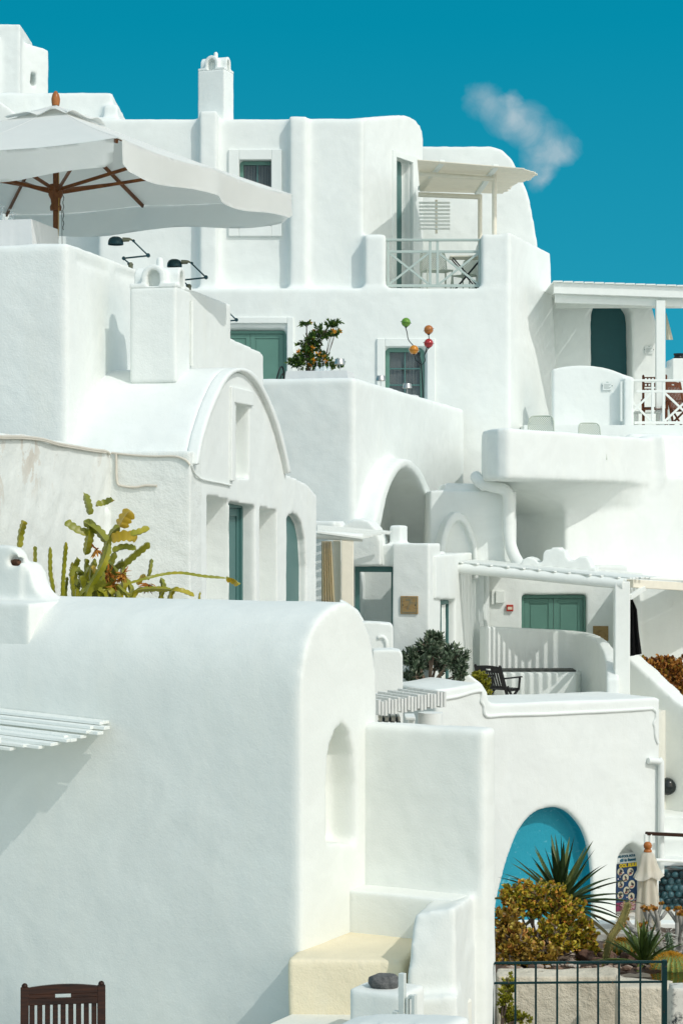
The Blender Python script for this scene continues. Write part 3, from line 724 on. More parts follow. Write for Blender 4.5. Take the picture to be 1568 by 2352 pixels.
b = B(); bar(b, (X(1274, 50.64), 50.64, Zat(700, 50.64)), (X(1640, 50.64), 50.64, Zat(700, 50.64)), .1, .16); part('beam', b, WOODW, tNP, .008)
for k in range(15):
    xx = X(1280, Yp) + k * .245; zs_ = Zat(650, Yp) - k * .0085
    b = B(); bar(b, (xx, Yp - .12, zs_ + .03), (xx + .02, 50.97, zs_ + .03 + random.uniform(-.01, .01)), .222, .035); part('slat', b, WOODW, tNP, .004)
b = B(); box(b, X(1507, Yp), X(1528, Yp), Yp + .02, Yp + .2, zn - 1, Zat(689, Yp)); part('post', b, WOODW, tNP, .008)
b = B(); 
vs4 = []
for j in range(7):
    f = j / 6; vs4.append([b.verts.new((X(1529 + 16 * f * i / 5, 48.78), 48.78 + .03 * math.sin(i * 2.2), Zat(718 + 62 * f, 48.78))) for i in range(6)])
for j in range(6):
    for i in range(5): b.faces.new((vs4[j][i], vs4[j][i+1], vs4[j+1][i+1], vs4[j+1][i]))
bmesh.ops.solidify(b, geom=b.faces[:], thickness=.015)
top('folded_awning', b, CREAMC, 'cream folded awning cloth hanging behind the pergola post at the right edge', 'awning', smooth=60)
tNC = thing('far_chimney', 'small white chimney with black cap at the far right', 'chimney', F0, (X(1560, 54.68), 54.90, NZ))
s = B(); box(s, X(1544, 54.68), X(1600, 54.68), 54.68, 55.78, NZ, Zat(822, 54.68)); box(s, X(1530, 54.68), X(1546, 54.68), 54.90, 55.78, NZ, Zat(842, 54.68)); plaster('body', sculpt(s, None, .04, 3, .02), WALL, tNC)
b = B(); lathe(b, [(.0, 0), (.14, 0), (.15, .05), (.12, .1), (.14, .12), (.15, .17), (.0, .18)], 14, (X(1560, 55.01), 55.12, Zat(823, 54.68))); part('cap', b, DARKM, tNC, smooth=43.75)

# =====================================================================  I  curved balcony house
IZ = ZE - 1.6
tI = thing('balcony_house', 'white house with a big rounded cantilevered balcony on the right side', 'house', F0, (X(1350, 41), 42, IZ))
def rp(l): return [(X(x, Y), Y) for x, Y in l]
s = B()
bal = rp([(1106, 39.2), (1108, 38.2), (1118, 37.5), (1140, 37.05), (1168, 36.95), (1196, 37.2), (1478, 41.4), (1512, 41.95), (1524, 42.6), (1526, 46), (1106, 46)])
zb1 = Zat(983, 37); zb0 = Zat(1103, 37.1)
prism(s, bal, 'z', zb0, zb1)
tp_ = rp([(1108, 39.2), (1112, 38.0), (1140, 37.1), (1168, 37.0), (1196, 37.25), (1290, 38.65), (1385, 40.0), (1478, 41.35)])
bt_ = rp([(1150, 43.0), (1165, 42.7), (1182, 42.4), (1215, 41.9), (1258, 41.3), (1296, 40.75), (1390, 41.2), (1478, 41.62)])
lev = []
for q in range(9):
    t_ = q / 8; lev.append([s.verts.new((x0 + (x1 - x0) * t_, y0 + (y1 - y0) * t_, zb0 + .06 - .66 * t_ ** 2.4)) for (x0, y0), (x1, y1) in zip(tp_, bt_)] + [s.verts.new((x, y, zb0 + .06 - .66 * t_ ** 2.4)) for x, y in rp([(1478, 46), (1150, 46)])])
s.faces.new(lev[0]); s.faces.new(lev[-1][::-1])
for l0, l1 in zip(lev, lev[1:]):
    for q in range(len(l0)): s.faces.new((l0[q], l0[(q+1) % len(l0)], l1[(q+1) % len(l0)], l1[q]))
body = rp([(1130, 43.6), (1297, 40.7), (1480, 41.6), (1680, 42.6), (1680, 50), (1130, 50)])
prism(s, body, 'z', IZ, Zat(1093, 42.2))
prism(s, rp([(1130, 43.6), (1297, 40.7), (1460, 41.5), (1460, 50), (1130, 50)]), 'z', zb0 - .9, zb0 + .2)
prism(s, [(X(x, 42), Zat(y, 42)) for x, y in [(1350, 1000), (1520, 1000), (1527, 1072), (1526, 1098), (1505, 1134), (1480, 1156), (1454, 1169), (1434, 1172), (1400, 1150), (1350, 1125)]], 'v', 41.75, 43.9)
prism(s, rp([(1440, 43.0), (1680, 44.2), (1680, 50), (1440, 50)]), 'z', IZ, Zat(1000, 44))
c = B(); inn_ = rp([(1120, 39), (1124, 38.5), (1146, 37.6), (1168, 37.35), (1190, 37.6), (1470, 41.8), (1500, 42.5), (1500, 43.1), (1430, 43.1), (1430, 46), (1120, 46)])
prism(c, inn_, 'z', zb1 - .5, zb1 + 1)
plaster('wall', sculpt(s, c, .05, 7, .025), WALL, tI)
s = B(); box(s, X(985, 38.6), X(1186, 38.6), 38.6, 41.5, Zat(1306, 38.6), Zat(1127, 38.6)); box(s, X(1020, 38.9), X(1100, 38.9), 38.75, 41.5, Zat(1306, 38.6), Zat(1110, 38.9)); plaster('side_wall', sculpt(s, None, .04, 4, .03), WALL, tI)
pp = catmull([(X(1096, 38.3), 38.7, Zat(1094, 38.3)), (X(1104, 38.3), 38.4, Zat(1108, 38.3)), (X(1130, 38.3), 38.35, Zat(1117, 38.3)), (X(1156, 38.3), 38.35, Zat(1124, 38.3)), (X(1168, 38.3), 38.35, Zat(1142, 38.3)), (X(1168, 38.3), 38.35, Zat(1190, 38.3)), (X(1170, 38.3), 38.35, Zat(1240, 38.3)), (X(1180, 38.3), 38.3, Zat(1275, 38.3)), (X(1194, 38.3), 38.2, Zat(1300, 38.3))], 6)
b = tube(B(), pp, .115, 14); part('drain_pipe', b, WALL, tI, smooth=70)
# crest of scrolls
FC = Fr(14); vcr = FC.pt(1290, 37.6)[1]
cr = [(1190, 1330), (1193, 1300), (1200, 1285), (1212, 1279), (1226, 1283), (1236, 1293), (1245, 1290), (1247, 1270), (1253, 1263), (1266, 1262), (1266, 1258), (1284, 1258), (1285, 1262), (1296, 1265), (1300, 1280), (1308, 1288), (1320, 1287), (1332, 1279), (1346, 1279), (1354, 1290), (1358, 1304), (1368, 1304), (1369, 1330)]
tCr = thing('scroll_crest', 'white scrolled roof crest standing above the long slatted pergola', 'roof crest', FC, (FC.fu(1285, vcr), vcr, FC.fz(1285, 1335, vcr)))
s = prism(B(), FC.front(vcr, cr), 'v', vcr, vcr + .55); plaster('body', sculpt(s, None, .018, 3, .006), WALL, tCr)
# =====================================================================  E  pool house front, apartment terrace
FE = Fr(60)
uE, vE0 = FE.pt(1130, 33.0)
EZ = ZE - 7.2; TERR = ZE - 3.6
YE1 = FE.sY(1515, uE); vE1 = FE.sv(1515, uE)
tE = thing('pool_house', 'white terrace wall with a turquoise grotto arch and a pool rules niche at its foot', 'house', FE, (uE - .6, (vE0 + vE1) / 2, EZ))
top_ = FE.side(uE, smooth2([(1000, 1584), (1040, 1580), (1080, 1573), (1100, 1569), (1112, 1577), (1121, 1597), (1127, 1613), (1150, 1616), (1250, 1612), (1400, 1607), (1508, 1603), (1515, 1612)], 3))
s = prism(B(), [(top_[0][0], EZ)] + top_ + [(top_[-1][0], EZ)], 'u', uE - 1.5, uE)
grot = FE.side(uE, smooth2([(1134, 2180), (1140, 2080), (1152, 2025), (1163, 1985), (1176, 1945), (1194, 1905), (1222, 1872), (1255, 1857), (1290, 1858), (1318, 1877), (1342, 1912), (1355, 1955), (1361, 2010), (1363, 2070), (1363, 2180)], 3))
signn = FE.side(uE, smooth2([(1417, 2160), (1417, 2050), (1418, 1990), (1425, 1962), (1440, 1944), (1453, 1938), (1466, 1944), (1480, 1960), (1489, 1985), (1490, 2050), (1490, 2160)], 3))
c = prism(B(), grot, 'u', uE - .34, uE + .3); prism(c, signn, 'u', uE - .42, uE + .3)
bm = sculpt(s, c, .035, 4, .02)
m = N('turquoise_with_painted_caustics')
w = m.noise(1, 5, .7, m.scaled((1.2, 3.2, 7.5)), 1.4)
m.base(m.mix(m.ramp(w, [(.60, (0, 0, 0)), (.68, (.55, .55, .55))]), (.005, .29, .40), (.22, .55, .62))); m.set(Roughness=.6); m.normal(m.bump(m.noise(14, 4), .01)); TURQ = m.m  # turquoise paint; pale ripples in the colour imitate caustic light from the pool
gv0, gv1 = grot[0][0] - .05, max(p[0] for p in grot) + .06
for f in bm.faces:
    cc = f.calc_center_median()
    if cc.x < uE - .07 and cc.x > uE - 1.25 and gv0 < cc.y < gv1 and cc.z < max(p[1] for p in grot) + .1: f.material_index = 1
plaster('wall', bm, [WALL, TURQ], tE)
def bead(pts, r, nm='moulding'):
    b = tube(B(), [(uE + .006, FE.sv(x, uE), FE.sz(x, y, uE)) for x, y in smooth2(pts, 4)], r, 8); return part(nm, b, WALL, tE, smooth=70)
bead([(1010, 1607), (1050, 1600), (1085, 1590), (1104, 1588), (1106, 1600), (1104, 1612), (1110, 1622), (1116, 1645), (1160, 1643), (1250, 1641), (1330, 1637), (1400, 1634), (1498, 1628)], .03)
bead([(1498, 1629), (1505, 1636), (1505, 1650), (1500, 1662), (1503, 1672), (1504, 1690), (1510, 1708)], .03)
q = [(uE + .05, FE.sv(1484, uE), FE.sz(1484, 1747, uE)), (uE + .08, FE.sv(1506, uE), FE.sz(1506, 1749, uE)), (uE + .08, FE.sv(1511, uE), FE.sz(1511, 1760, uE)), (uE + .08, FE.sv(1511, uE), FE.sz(1511, 1900, uE)), (uE + .08, FE.sv(1511, uE), FE.sz(1511, 2006, uE))]
b = tube(B(), catmull(q, 4), .055, 10); part('drain_pipe', b, WALL, tE, smooth=60)
# terrace slab behind
b = B(); prism(b, [FE.L(X(x, Y), Y) for x, Y in ((960, 35.0), (1120, 35.2), (1500, 36.4), (1520, 37.4), (1640, 39), (1640, 46), (960, 46))], 'z', EZ, TERR)
part('terrace_floor', b, CREAML, tE)
# curved seat wall
s = B(); Yb = 36.9
ctrl = [(1108, 38.4), (1160, 38.75), (1240, 38.9), (1310, 38.75), (1360, 38.2), (1392, 37.3), (1404, 36.4), (1407, 35.7)]
cl = smooth2([(X(x, Y), Y) for x, Y in ctrl], 5)
tops = smooth2([(1108, 1438), (1160, 1441), (1240, 1445), (1310, 1449), (1360, 1458), (1392, 1484), (1404, 1520), (1407, 1560)], 5)
prev = None; W_ = .11
for i, (x, y) in enumerate(cl):
    a = Vector(cl[max(i-1, 0)]); b_ = Vector(cl[min(i+1, len(cl)-1)]); t_ = (b_ - a).normalized(); n_ = Vector((-t_.y, t_.x))
    zt = Zat(tops[i][1], y); rw = []
    for sgn, z_ in ((-1, TERR - .1), (1, TERR - .1), (1, zt), (-1, zt)): rw.append(s.verts.new((x + n_.x * W_ * sgn, y + n_.y * W_ * sgn, z_)))
    if prev:
        for k in range(4): s.faces.new((prev[k], prev[(k+1) % 4], rw[(k+1) % 4], rw[k]))
    else: s.faces.new(rw)
    prev = rw
s.faces.new(prev[::-1])
tB_ = thing('curved_seat_wall', 'curved white seat wall sweeping round the terrace in front of the green double door', 'wall', F0, (X(1300, 38), 38, TERR))
plaster('back_wall', sculpt(s, None, .03, 5, .015), WALL, tB_)
b = B(); prism(b, [(X(1135, 38.6), 38.6), (X(1135, 37.9), 37.9), (X(1322, 37.9), 37.9), (X(1334, 38.4), 38.4), (X(1322, 38.6), 38.6)], 'z', TERR, Zat(1545, 37.9)); plaster('bench', sculpt(b, None, .03, 3, .01), WALL, tB_)
b = B(); box(b, X(1137, 38.1), X(1322, 38.1), 38.05, 38.62, Zat(1545, 37.9) + .005, Zat(1545, 37.9) + .03); part('seat_gap_shadow', b, paint('painted_gap_shadow', (.06, .065, .06), .8, .2, .002), tB_, .004)  # dark sheet standing in for the gap shadow along the bench
# ---- apartment with the double door behind the terrace
Yd = 40.2
tH = thing('door_apartment', 'white apartment front with panelled green double door behind the curved seat wall', 'house', F0, (X(1280, 41), 42, TERR))
s = B(); box(s, X(1105, Yd), X(1442, Yd), Yd, 46, TERR - .2, Zat(1300, Yd))
prism(s, [(X(1440, 38.6), 38.6 + .0), (X(1470, 41), 41.0), (X(1650, 41), 41.0), (X(1650, 41), 46), (X(1430, 41), 46)], 'z', TERR - .2, Zat(1330, 41))
c = B(); box(c, X(1198, Yd), X(1347, Yd), Yd - .3, Yd + .2, TERR + .02, Zat(1366, Yd))
plaster('wall', sculpt(s, c, .035, 3, .03), ROUGH, tH)
panel_door(tH, 'v', X(1196, Yd), X(1349, Yd), TERR + .02, Zat(1366, Yd) - .01, Yd + .22, GREEN, 2, -1)
# return wall with striped light
s = B(); FR = Fr(14); uR, vR0 = FR.pt(1014, 35.6)
vR1 = FR.sv(1112, uR)
tR = thing('striped_wall', 'white side wall striped with slat shadows beside the numbered pillar', 'wall', FR, (uR - .3, vR0 + 2, TERR))
box(s, uR - .6, uR, vR0 - .5, vR1, TERR - .2, FR.sz(1014, 1288, uR) + .1)
c = B(); prism(c, [(v, z) for v, z in FR.side(uR, [(1000, 1700), (1000, 1376), (1046, 1378), (1046, 1700)])], 'u', uR - .22, uR + .3)
plaster('body', sculpt(s, c, .035, 3, .02), WALL, tR)
v0, v1 = FR.sv(1002, uR), FR.sv(1047, uR)
sash(tR, 'u', v0, v1, TERR + .2, FR.sz(1040, 1378, uR), uR - .2, GREEND, 3, 1, 1, None, .08, .04)
b = B(); box(b, uR - .215, uR - .2, v0, v1, TERR + .2, FR.sz(1040, 1378, uR)); part('dark_back', b, GREEND, tR)
b = B(); box(b, uR - .3, uR + .05, vR1 - .02, vR1 + .3, TERR - .2, FR.sz(1110, 1300, uR)); part('end_pier', b, WALL, tR, .03)
# ---- long slatted pergola
tPg = thing('long_pergola', 'long pergola of thin white slats on round beams above the green double door terrace', 'pergola', F0, (X(1428, 35.9), 35.9, TERR))
def Pg(px, py, Y): return P(px, py, Y)
A0, A1 = P(1000, 1300, 37.4), P(1432, 1342, 35.9)
b = tube(B(), [A0, A1], .095, 14); part('front_beam', b, WOODW, tPg, smooth=60)
B0, B1 = P(1446, 1340, 36.6), P(1640, 1352, 38.6)
b = B(); bar(b, B0, B1, .16, .15); part('side_beam', b, WOODC, tPg, .01)
b = B(); p_ = P(1428, 1338, 35.95); box(b, X(1411, 35.9), X(1446, 35.9), 35.86, 36.1, TERR, p_.z + .02); part('post', b, WOODW, tPg, .02)
b = B(); bar(b, P(1446, 1372, 36.0), P(1480, 1350, 36.9), .07, .09); part('brace', b, WOODW, tPg, .006)
b = B(); bar(b, P(1130, 1291, 38.9), P(1475, 1322, 38.9), .1, .1); part('rear_beam', b, WOODW, tPg, .008)
hd = Vector((-.669, .743, 0))
edge = [P(1020, 1303, 37.3), P(1432, 1343, 35.9), P(1452, 1342, 36.2), P(1512, 1340, 38.9)]
def on_edge(d):
    for a, b_ in zip(edge, edge[1:]):
        L_ = (b_ - a).length
        if d <= L_ or b_ is edge[-1]: return a.lerp(b_, d / L_)
        d -= L_
perp = Vector((hd.y, -hd.x, 0)); d_ = 0; last = None; tot = sum((b_ - a).length for a, b_ in zip(edge, edge[1:]))
while d_ < tot:
    e = on_edge(d_); d_ += .01
    if last is not None and abs((e - last).dot(perp)) < .118: continue
    last = e
    L_ = 5.0
    for q in range(100):                       # stop at the striped wall and at the rear wall
        w_ = e + hd * (q * .05); u_, v_ = FR.L(w_.x, w_.y)
        if (u_ < uR + .02 and v_ < vR1 + .25) or w_.y > 38.95 + max(0, 3.3 - w_.x) * 1.3: L_ = max(.2, (q - 1) * .05); break
    r_ = e - hd * random.choice((.05, .09, .13, .17, .07)); l = e + hd * L_
    r_.z = e.z + .115; l.z = e.z + .115 + L_ * .075
    b = B(); bar(b, l, r_, .072, .024); part('slat', b, WOODW, tPg, .002)
# slats over the right-hand bay
tPg2 = thing('wide_slat_pergola', 'wide flat white boards shading the bay behind the black cloth at the right edge', 'pergola', F0, (X(1560, 39), 39, TERR))
for k in range(5):
    b = B(); l = P(1475, 1340, 37.6 + k * .62); r_ = P(1680, 1348, 38.9 + k * .62); l.z += .10; r_.z += .10; bar(b, l, r_, .42, .04); part('board', b, WOODW, tPg2, .004)
# ---- numbered pillar house
vG, = (FR.pt(985, 34.8)[1],)
uG = FR.fu(986, vG)
tGp = thing('numbered_pillar_house', 'small white entrance with square pillar bearing the number seven plaque and green framed opening', 'house', FR, (uG - .6, vG + .6, TERR))
GB = TERR - .1
s = B()
box(s, FR.fu(901, vG), uG, vG, FR.sv(1012, uG), GB, FR.fz(940, 1249, vG))
box(s, FR.fu(740, vG + .12), FR.fu(905, vG), vG + .12, vG + .5, FR.fz(860, 1302, vG), FR.fz(860, 1250, vG + .12))
box(s, FR.fu(894, vG + .25), FR.fu(921, vG + .25), vG + .25, FR.sv(936, FR.fu(921, vG + .25)), FR.fz(900, 1300, vG), FR.fz(900, 1207, vG + .25))
box(s, FR.fu(700, vG + 1.6), uG - .1, vG + 1.6, vG + 2.0, GB, FR.fz(860, 1270, vG))
plaster('wall', sculpt(s, None, .03, 3, .02), ROUGH, tGp)
b = B(); x0, x1 = FR.fu(816, vG + .3), FR.fu(901, vG + .3); zt = FR.fz(860, 1301, vG + .3)
box(b, x0, x0 + .07, vG + .28, vG + .36, GB, zt - .10); box(b, x0, x1, vG + .28, vG + .36, zt - .10, zt); box(b, x1 - .02, x1, vG + .28, vG + .36, GB, zt - .1)
part('door_frame', b, GREEND, tGp, .006)
STONEP = N('ochre_stone'); a = STONEP.noise(5, 7, .65, STONEP.scaled((1, 1, 2.5)), .8); STONEP.base(STONEP.ramp(a, [(.3, (.16, .10, .045)), (.5, (.34, .22, .085)), (.7, (.20, .17, .10))])); STONEP.set(Roughness=.8); STONEP.normal(STONEP.bump(a, .006)); STONEP = STONEP.m
GROOVE = paint('plaque_groove', (.16, .19, .15), .8, .1, 0)
def plaque(root, fr, x0, x1, y0, y1, v, txt, label):
    a0, a1 = fr.fu(x0, v), fr.fu(x1, v); z0, z1 = fr.fz(x0, y1, v), fr.fz(x0, y0, v); b = B(); box(b, a0, a1, v - .03, v + .01, z0, z1)
    o = part('number_plaque', b, STONEP, root, .006, label=label)
    if txt:
        b = frame4(B(), 'v', a0 + .025, a1 - .025, z0 + .025, z1 - .025, .008, v - .0335, v - .0305)
        M = Matrix.Translation(((a0 + a1) / 2, v - .0325, (z0 + z1) / 2)) @ Matrix.Rotation(R(90), 4, 'X')
        join(b, text_bm(txt, (z1 - z0) * .86, .002, M)); sub('engraving', b, GROOVE, o, root)
        b = B(); M2 = Matrix.Translation(((a0 + a1) / 2, v - .0345, (z0 + z1) / 2)) @ Matrix.Rotation(R(90), 4, 'X'); join(b, text_bm(txt, (z1 - z0) * .86, .001, M2, bold=-.006)); sub('number', b, STONEP, o, root)
        b = B()
        for xx in (a0 + .045, a1 - .045): lathe(b, [(0, -.006), (.011, -.006), (.011, 0), (0, .003)], 8, M=Matrix.Translation((xx, v - .031, (z0 + z1) / 2)) @ Matrix.Rotation(R(90), 4, 'X'))
        sub('screws', b, DARKM, o, root)
plaque(tGp, FR, 920, 960, 1369, 1410, vG - .005, '7', 'ochre stone plaque engraved with the number 7')
tQ = thing('stone_plaque', 'brown slate number plaque on the wall right of the green double door', 'plaque', F0, (X(1378, Yd), Yd - .02, Zat(1462, Yd)))
b = B(); box(b, X(1361, Yd), X(1396, Yd), Yd - .04, Yd - .005, Zat(1472, Yd), Zat(1438, Yd)); part('slab', b, STONEP, tQ, .006)
# ---- small slat roof left of the pillar, post and drape
tSm = thing('small_slat_roof', 'small white slatted roof on a thick cream post left of the numbered pillar', 'pergola', F0, (X(790, 33), 33, TERR))
for k in range(16):
    f = k / 15; l = P(728, 1222, 33.0).lerp(P(728, 1208, 34.6), f); r_ = P(845, 1236, 33.0).lerp(P(905, 1222, 34.6), f); r_ += Vector((random.uniform(-.1, .06), 0, 0))
    b = B(); bar(b, l, r_, .055, .035); part('slat', b, WOODW, tSm, .003)
b = tube(B(), [P(720, 1228, 33.1), P(833, 1235, 33.1)], .07, 12); part('beam', b, WOODW, tSm, smooth=60)
b = B(); box(b, X(783, 33.1), X(812, 33.1), 33.02, 33.24, TERR, Zat(1241, 33.1)); box(b, X(764, 33.3), X(782, 33.3), 33.25, 33.45, TERR, Zat(1241, 33.1)); part('post', b, WOODC, tSm, .015)
b = B(); n = 26; vs2 = []
for j in range(5):
    row = []
    for i in range(n + 1):
        f = i / n; x = X(738 + (24 + 2 * j) * f, 32.8) ; row.append(b.verts.new((x, 32.8 + .05 * math.sin(i * 1.3 + .4 * math.sin(i)), Zat(1243 + 38 * j, 32.8))))
    vs2.append(row)
for j in range(4):
    for i in range(n): b.faces.new((vs2[j][i], vs2[j][i+1], vs2[j+1][i+1], vs2[j+1][i]))
bmesh.ops.solidify(b, geom=b.faces[:], thickness=.01)
top('drape', b, cloth('beige_drape', (.90, .83, .66), .45), 'beige tied back curtain hanging beside the cream post', 'curtain', smooth=70)
b = B(); box(b, X(735, 34.4), X(738, 34.4), 34.3, 34.5, TERR, Zat(1240, 34.4)); bpy.data.meshes
b.free()
# stepped parapets with scrolls at centre
tPa = thing('scroll_parapet', 'white stepped parapet with scroll relief between the vaulted house and the shrub', 'parapet', F0, (X(880, 29), 29, TERR - 1))
s = B()
def pr(pts, Y, d): prism(s, [(X(x, Y), Zat(y, Y)) for x, y in pts], 'v', Y, Y + d)
pr([(780, 1700), (780, 1378), (800, 1388), (822, 1404), (836, 1428), (840, 1440), (845, 1452), (850, 1700)], 30.2, .5)
pr([(820, 1700), (820, 1434), (836, 1429), (898, 1432), (903, 1440), (903, 1700)], 29.6, .4)
pr([(855, 1700), (855, 1494), (900, 1492), (920, 1496), (925, 1506), (925, 1700)], 28.6, .5)
plaster('body', sculpt(s, None, .025, 4, .015), WALL, tPa)
b = tube(B(), [(X(x, 29.55), 29.59, Zat(y, 29.55)) for x, y in smooth2([(868, 1465), (880, 1464), (887, 1475), (888, 1490), (885, 1505), (887, 1530), (890, 1545), (888, 1560)], 4)], .03, 8); part('moulding', b, WALL, tPa, smooth=60)
# planter that holds the shrub
tPl = thing('shrub_planter', 'white plaster planter under the dark green shrub with a swept end parapet', 'planter', F0, (X(1010, 34), 34.4, TERR - .3))
s = B(); pts = [(1040, 1600), (1058, 1552), (1066, 1545), (1074, 1549), (1106, 1572), (1118, 1592), (1122, 1640), (1040, 1640)]
prism(s, [(X(x, 34.5), Zat(y, 34.5)) for x, y in pts], 'v', 34.5, 34.8)
plaster('body', sculpt(s, None, .025, 4, .01), WALL, tPl)
b = B(); box(b, X(930, 34.2), X(1100, 34.2), 33.95, 34.6, TERR - .2, Zat(1588, 34.2)); part('soil', b, TAN, tPl)
# weathered slat screen and column
tSc = thing('weathered_slats', 'stack of weathered grey slats with cut ends roofing the nook behind the stair block', 'pergola', F0, (X(945, 25), 25.4, ZE - 3.6))
for k in range(21):
    f = k / 20; xx = 872 + 150 * f; yy = 1607 + 22 * (1 - f) - (0 if k % 3 else 4); hgt = 34 - 6 * (1 - f) * 0 + random.uniform(-2, 2)
    p0 = P(xx, yy, 25.0); p1 = P(xx - 70, yy - 11, 25.75)
    b = B(); bar(b, p0, p1, .032, hgt / F * 25); part('slat', b, GREYW, tSc, .002)
b = tube(B(), [P(988, 1800, 25.6), P(988, 1637, 25.6)], .16, 20); part('column', b, WALL, tSc, smooth=60)
b = B(); box(b, X(938, 26.2), X(952, 26.2), 26.1, 26.5, ZE - 4, Zat(1652, 26.2)); box(b, X(930, 26.2), X(953, 26.2), 26.05, 26.55, Zat(1652, 26.2), Zat(1645, 26.2)); part('side_pier', b, WALL, tSc, .01)
# striped bench cushion under it
tCu = thing('striped_cushion', 'flat striped seat cushion tucked under the weathered slats', 'cushion', F0, (X(900, 25.8), 25.9, Zat(1660, 25.8)))
b = B(); box(b, X(868, 25.8), X(918, 25.8), 25.5, 26.1, Zat(1653, 25.8), Zat(1643, 25.8)); part('pad', b, CREAMC, tCu, .02)
b = B()
for k in range(3): x0 = X(876 + k * 15, 25.8); box(b, x0, x0 + .04, 25.49, 26.11, Zat(1653.5, 25.8), Zat(1642.5, 25.8))
part('stripes', b, paint('dark_stripe', (.03, .045, .05), .9), tCu, .02)
b = B()
for k in range(4): x0 = X(868 + k * 14, 25.7); box(b, x0, x0 + .05, 25.3, 25.8, Zat(1668, 25.7), Zat(1656, 25.7))
part('hanging_stripes', b, paint('grey_stripe', (.30, .34, .35), .9), tCu)
# =====================================================================  right edge: stair wall and steps
tSt = thing('sloping_stair_wall', 'white wall with a steeply sloping top edge in front of the rust coloured bush', 'wall', F0, (X(1500, 38), 38.4, EZ))
s = B(); Ys = 37.6; FT = Fr(48); vT = FT.pt(1440, 38.2)[1]
pt_ = FT.front(vT, [(1430, 1504), (1440, 1508), (1480, 1545), (1545, 1606), (1566, 1622), (1620, 1630)])
prism(s, [(pt_[0][0], EZ)] + pt_ + [(pt_[-1][0], EZ)], 'v', vT, vT + .42)
for v in s.verts: v.co = Vector((*FT.W(v.co.x, v.co.y), v.co.z))
plaster('body', sculpt(s, None, .035, 4, .03), WALL, tSt)
Ys = FT.fY(1531, vT) - .03
b = B(); lathe(b, [(0, -.16), (.1, -.155), (.15, -.1), (.165, 0), (.15, .05), (0, .06)], 20, M=Matrix.Translation((X(1531, Ys - .02), Ys - .04, Zat(1806, Ys))) @ Matrix.Rotation(R(90), 4, 'X') @ Matrix.Scale(-1, 4, (0, 0, 1)))
top('wall_lamp', b, paint('black_glazed', (.012, .018, .018), .2, .4, 0, 6), 'round black wall lamp on the shaded white wall at the right edge', 'lamp', smooth=50)
tSs = thing('pale_steps', 'broad pale stone steps climbing behind the wooden handrail at the right edge', 'steps', F0, (X(1560, 36.8), 36.5, EZ))
for k, (y0, y1, Y0) in enumerate(((1876, 1935, 36.6), (1926, 1990, 36.1), (1978, 2010, 35.6))):
    b = B(); box(b, X(1500, Y0), X(1660, Y0), Y0, 38.4, Zat(y1 + 40, Y0), Zat(y0, Y0)); plaster('step', sculpt(b, None, .03, 3, .03), WALL, tSs)
m = N('pebble_wall'); vz_ = m.new('ShaderNodeTexVoronoi'); vz_.inputs['Scale'].default_value = 5.2; m.ln(m.tc.outputs['Object'], vz_.inputs['Vector'])
m.base(m.ramp(vz_.outputs['Distance'], [(.15, (.05, .13, .15)), (.38, (.03, .08, .09)), (.5, (.004, .01, .012))])); m.set(Roughness=.45); h = m.math('SUBTRACT', 1.0, vz_.outputs['Distance']); m.normal(m.bump(h, .09))
tPb = thing('pebble_wall', 'dark blue pebble wall behind the closed parasol at the right edge', 'wall', F0, (X(1545, 35), 35.3, EZ))
b = B(); box(b, X(1470, 35.2), X(1660, 35.2), 35.2, 35.8, EZ, Zat(1998, 35.2)); part('masonry', b, m.m, tPb)
b = B()
for row in range(6):
    for k in range(14):
        M = Matrix.Translation((X(1500, 35.2) + k * .125 + (row % 2) * .06, 35.2, Zat(2010 + row * 15, 35.2))) @ Matrix.Diagonal((.062, .05, .058, 1)); bmesh.ops.create_icosphere(b, subdivisions=2, radius=1, matrix=M)
for v in b.verts: v.co += noise.noise_vector(v.co * 9) * .012
part('pebbles', b, islands('wet_pebbles', [(0, (.008, .03, .036)), (.5, (.025, .085, .10)), (1, (.06, .13, .15))], .35), tPb, smooth=60)
# handrail
tHr = thing('handrail', 'dark wooden handrail on white posts in front of the pale steps at the right edge', 'handrail', F0, (X(1490, 34.2), 34.4, EZ))
b = B(); bar(b, P(1484, 1915, 34.2), P(1680, 1924, 35.6), .07, .06); part('rail', b, TEAK, tHr, .01)
for px, Y in ((1482, 34.2), (1493, 34.25)):
    b = tube(B(), [P(px, 1917, Y), P(px, 2250, Y)], .032, 8); part('post', b, WOODW, tHr, smooth=50)
b = tube(B(), [P(1505, 1976, 34.3), P(1680, 1984, 35.6)], .03, 8); part('lower_rail', b, WOODW, tHr, smooth=50)
# =====================================================================  garden: planter walls, ground
tGw = thing('garden_planter', 'rough sand coloured planter wall behind the green iron gate', 'planter', F0, (X(1300, 19.3), 19.8, ZE - 6))
s = B(); Yw = 19.2
prism(s, [(X(1140, Yw), Yw), (X(1420, Yw), Yw), (X(1420, 19.55), 19.55), (X(1140, 19.55), 19.55)], 'z', ZE - 6, Zat(2243, Yw))
plaster('body', sculpt(s, None, .025, 4, .05), TAN, tGw)
s = B(); Yw2 = 18.3; prism(s, [(X(1414, Yw2), Yw2), (X(1545, Yw2), Yw2), (X(1545, 18.6), 18.6), (X(1440, 18.7), 18.7), (X(1425, 18.85), 18.85), (X(1412, 18.85), 18.85)], 'z', ZE - 6, Zat(2268, Yw2)); plaster('front_return', sculpt(s, None, .025, 4, .04), TAN, tGw)
tGk = thing('worn_wall_end', 'worn white wall stub with black stains at the lower right corner', 'wall', F0, (X(1560, 17.4), 17.6, ZE - 6))
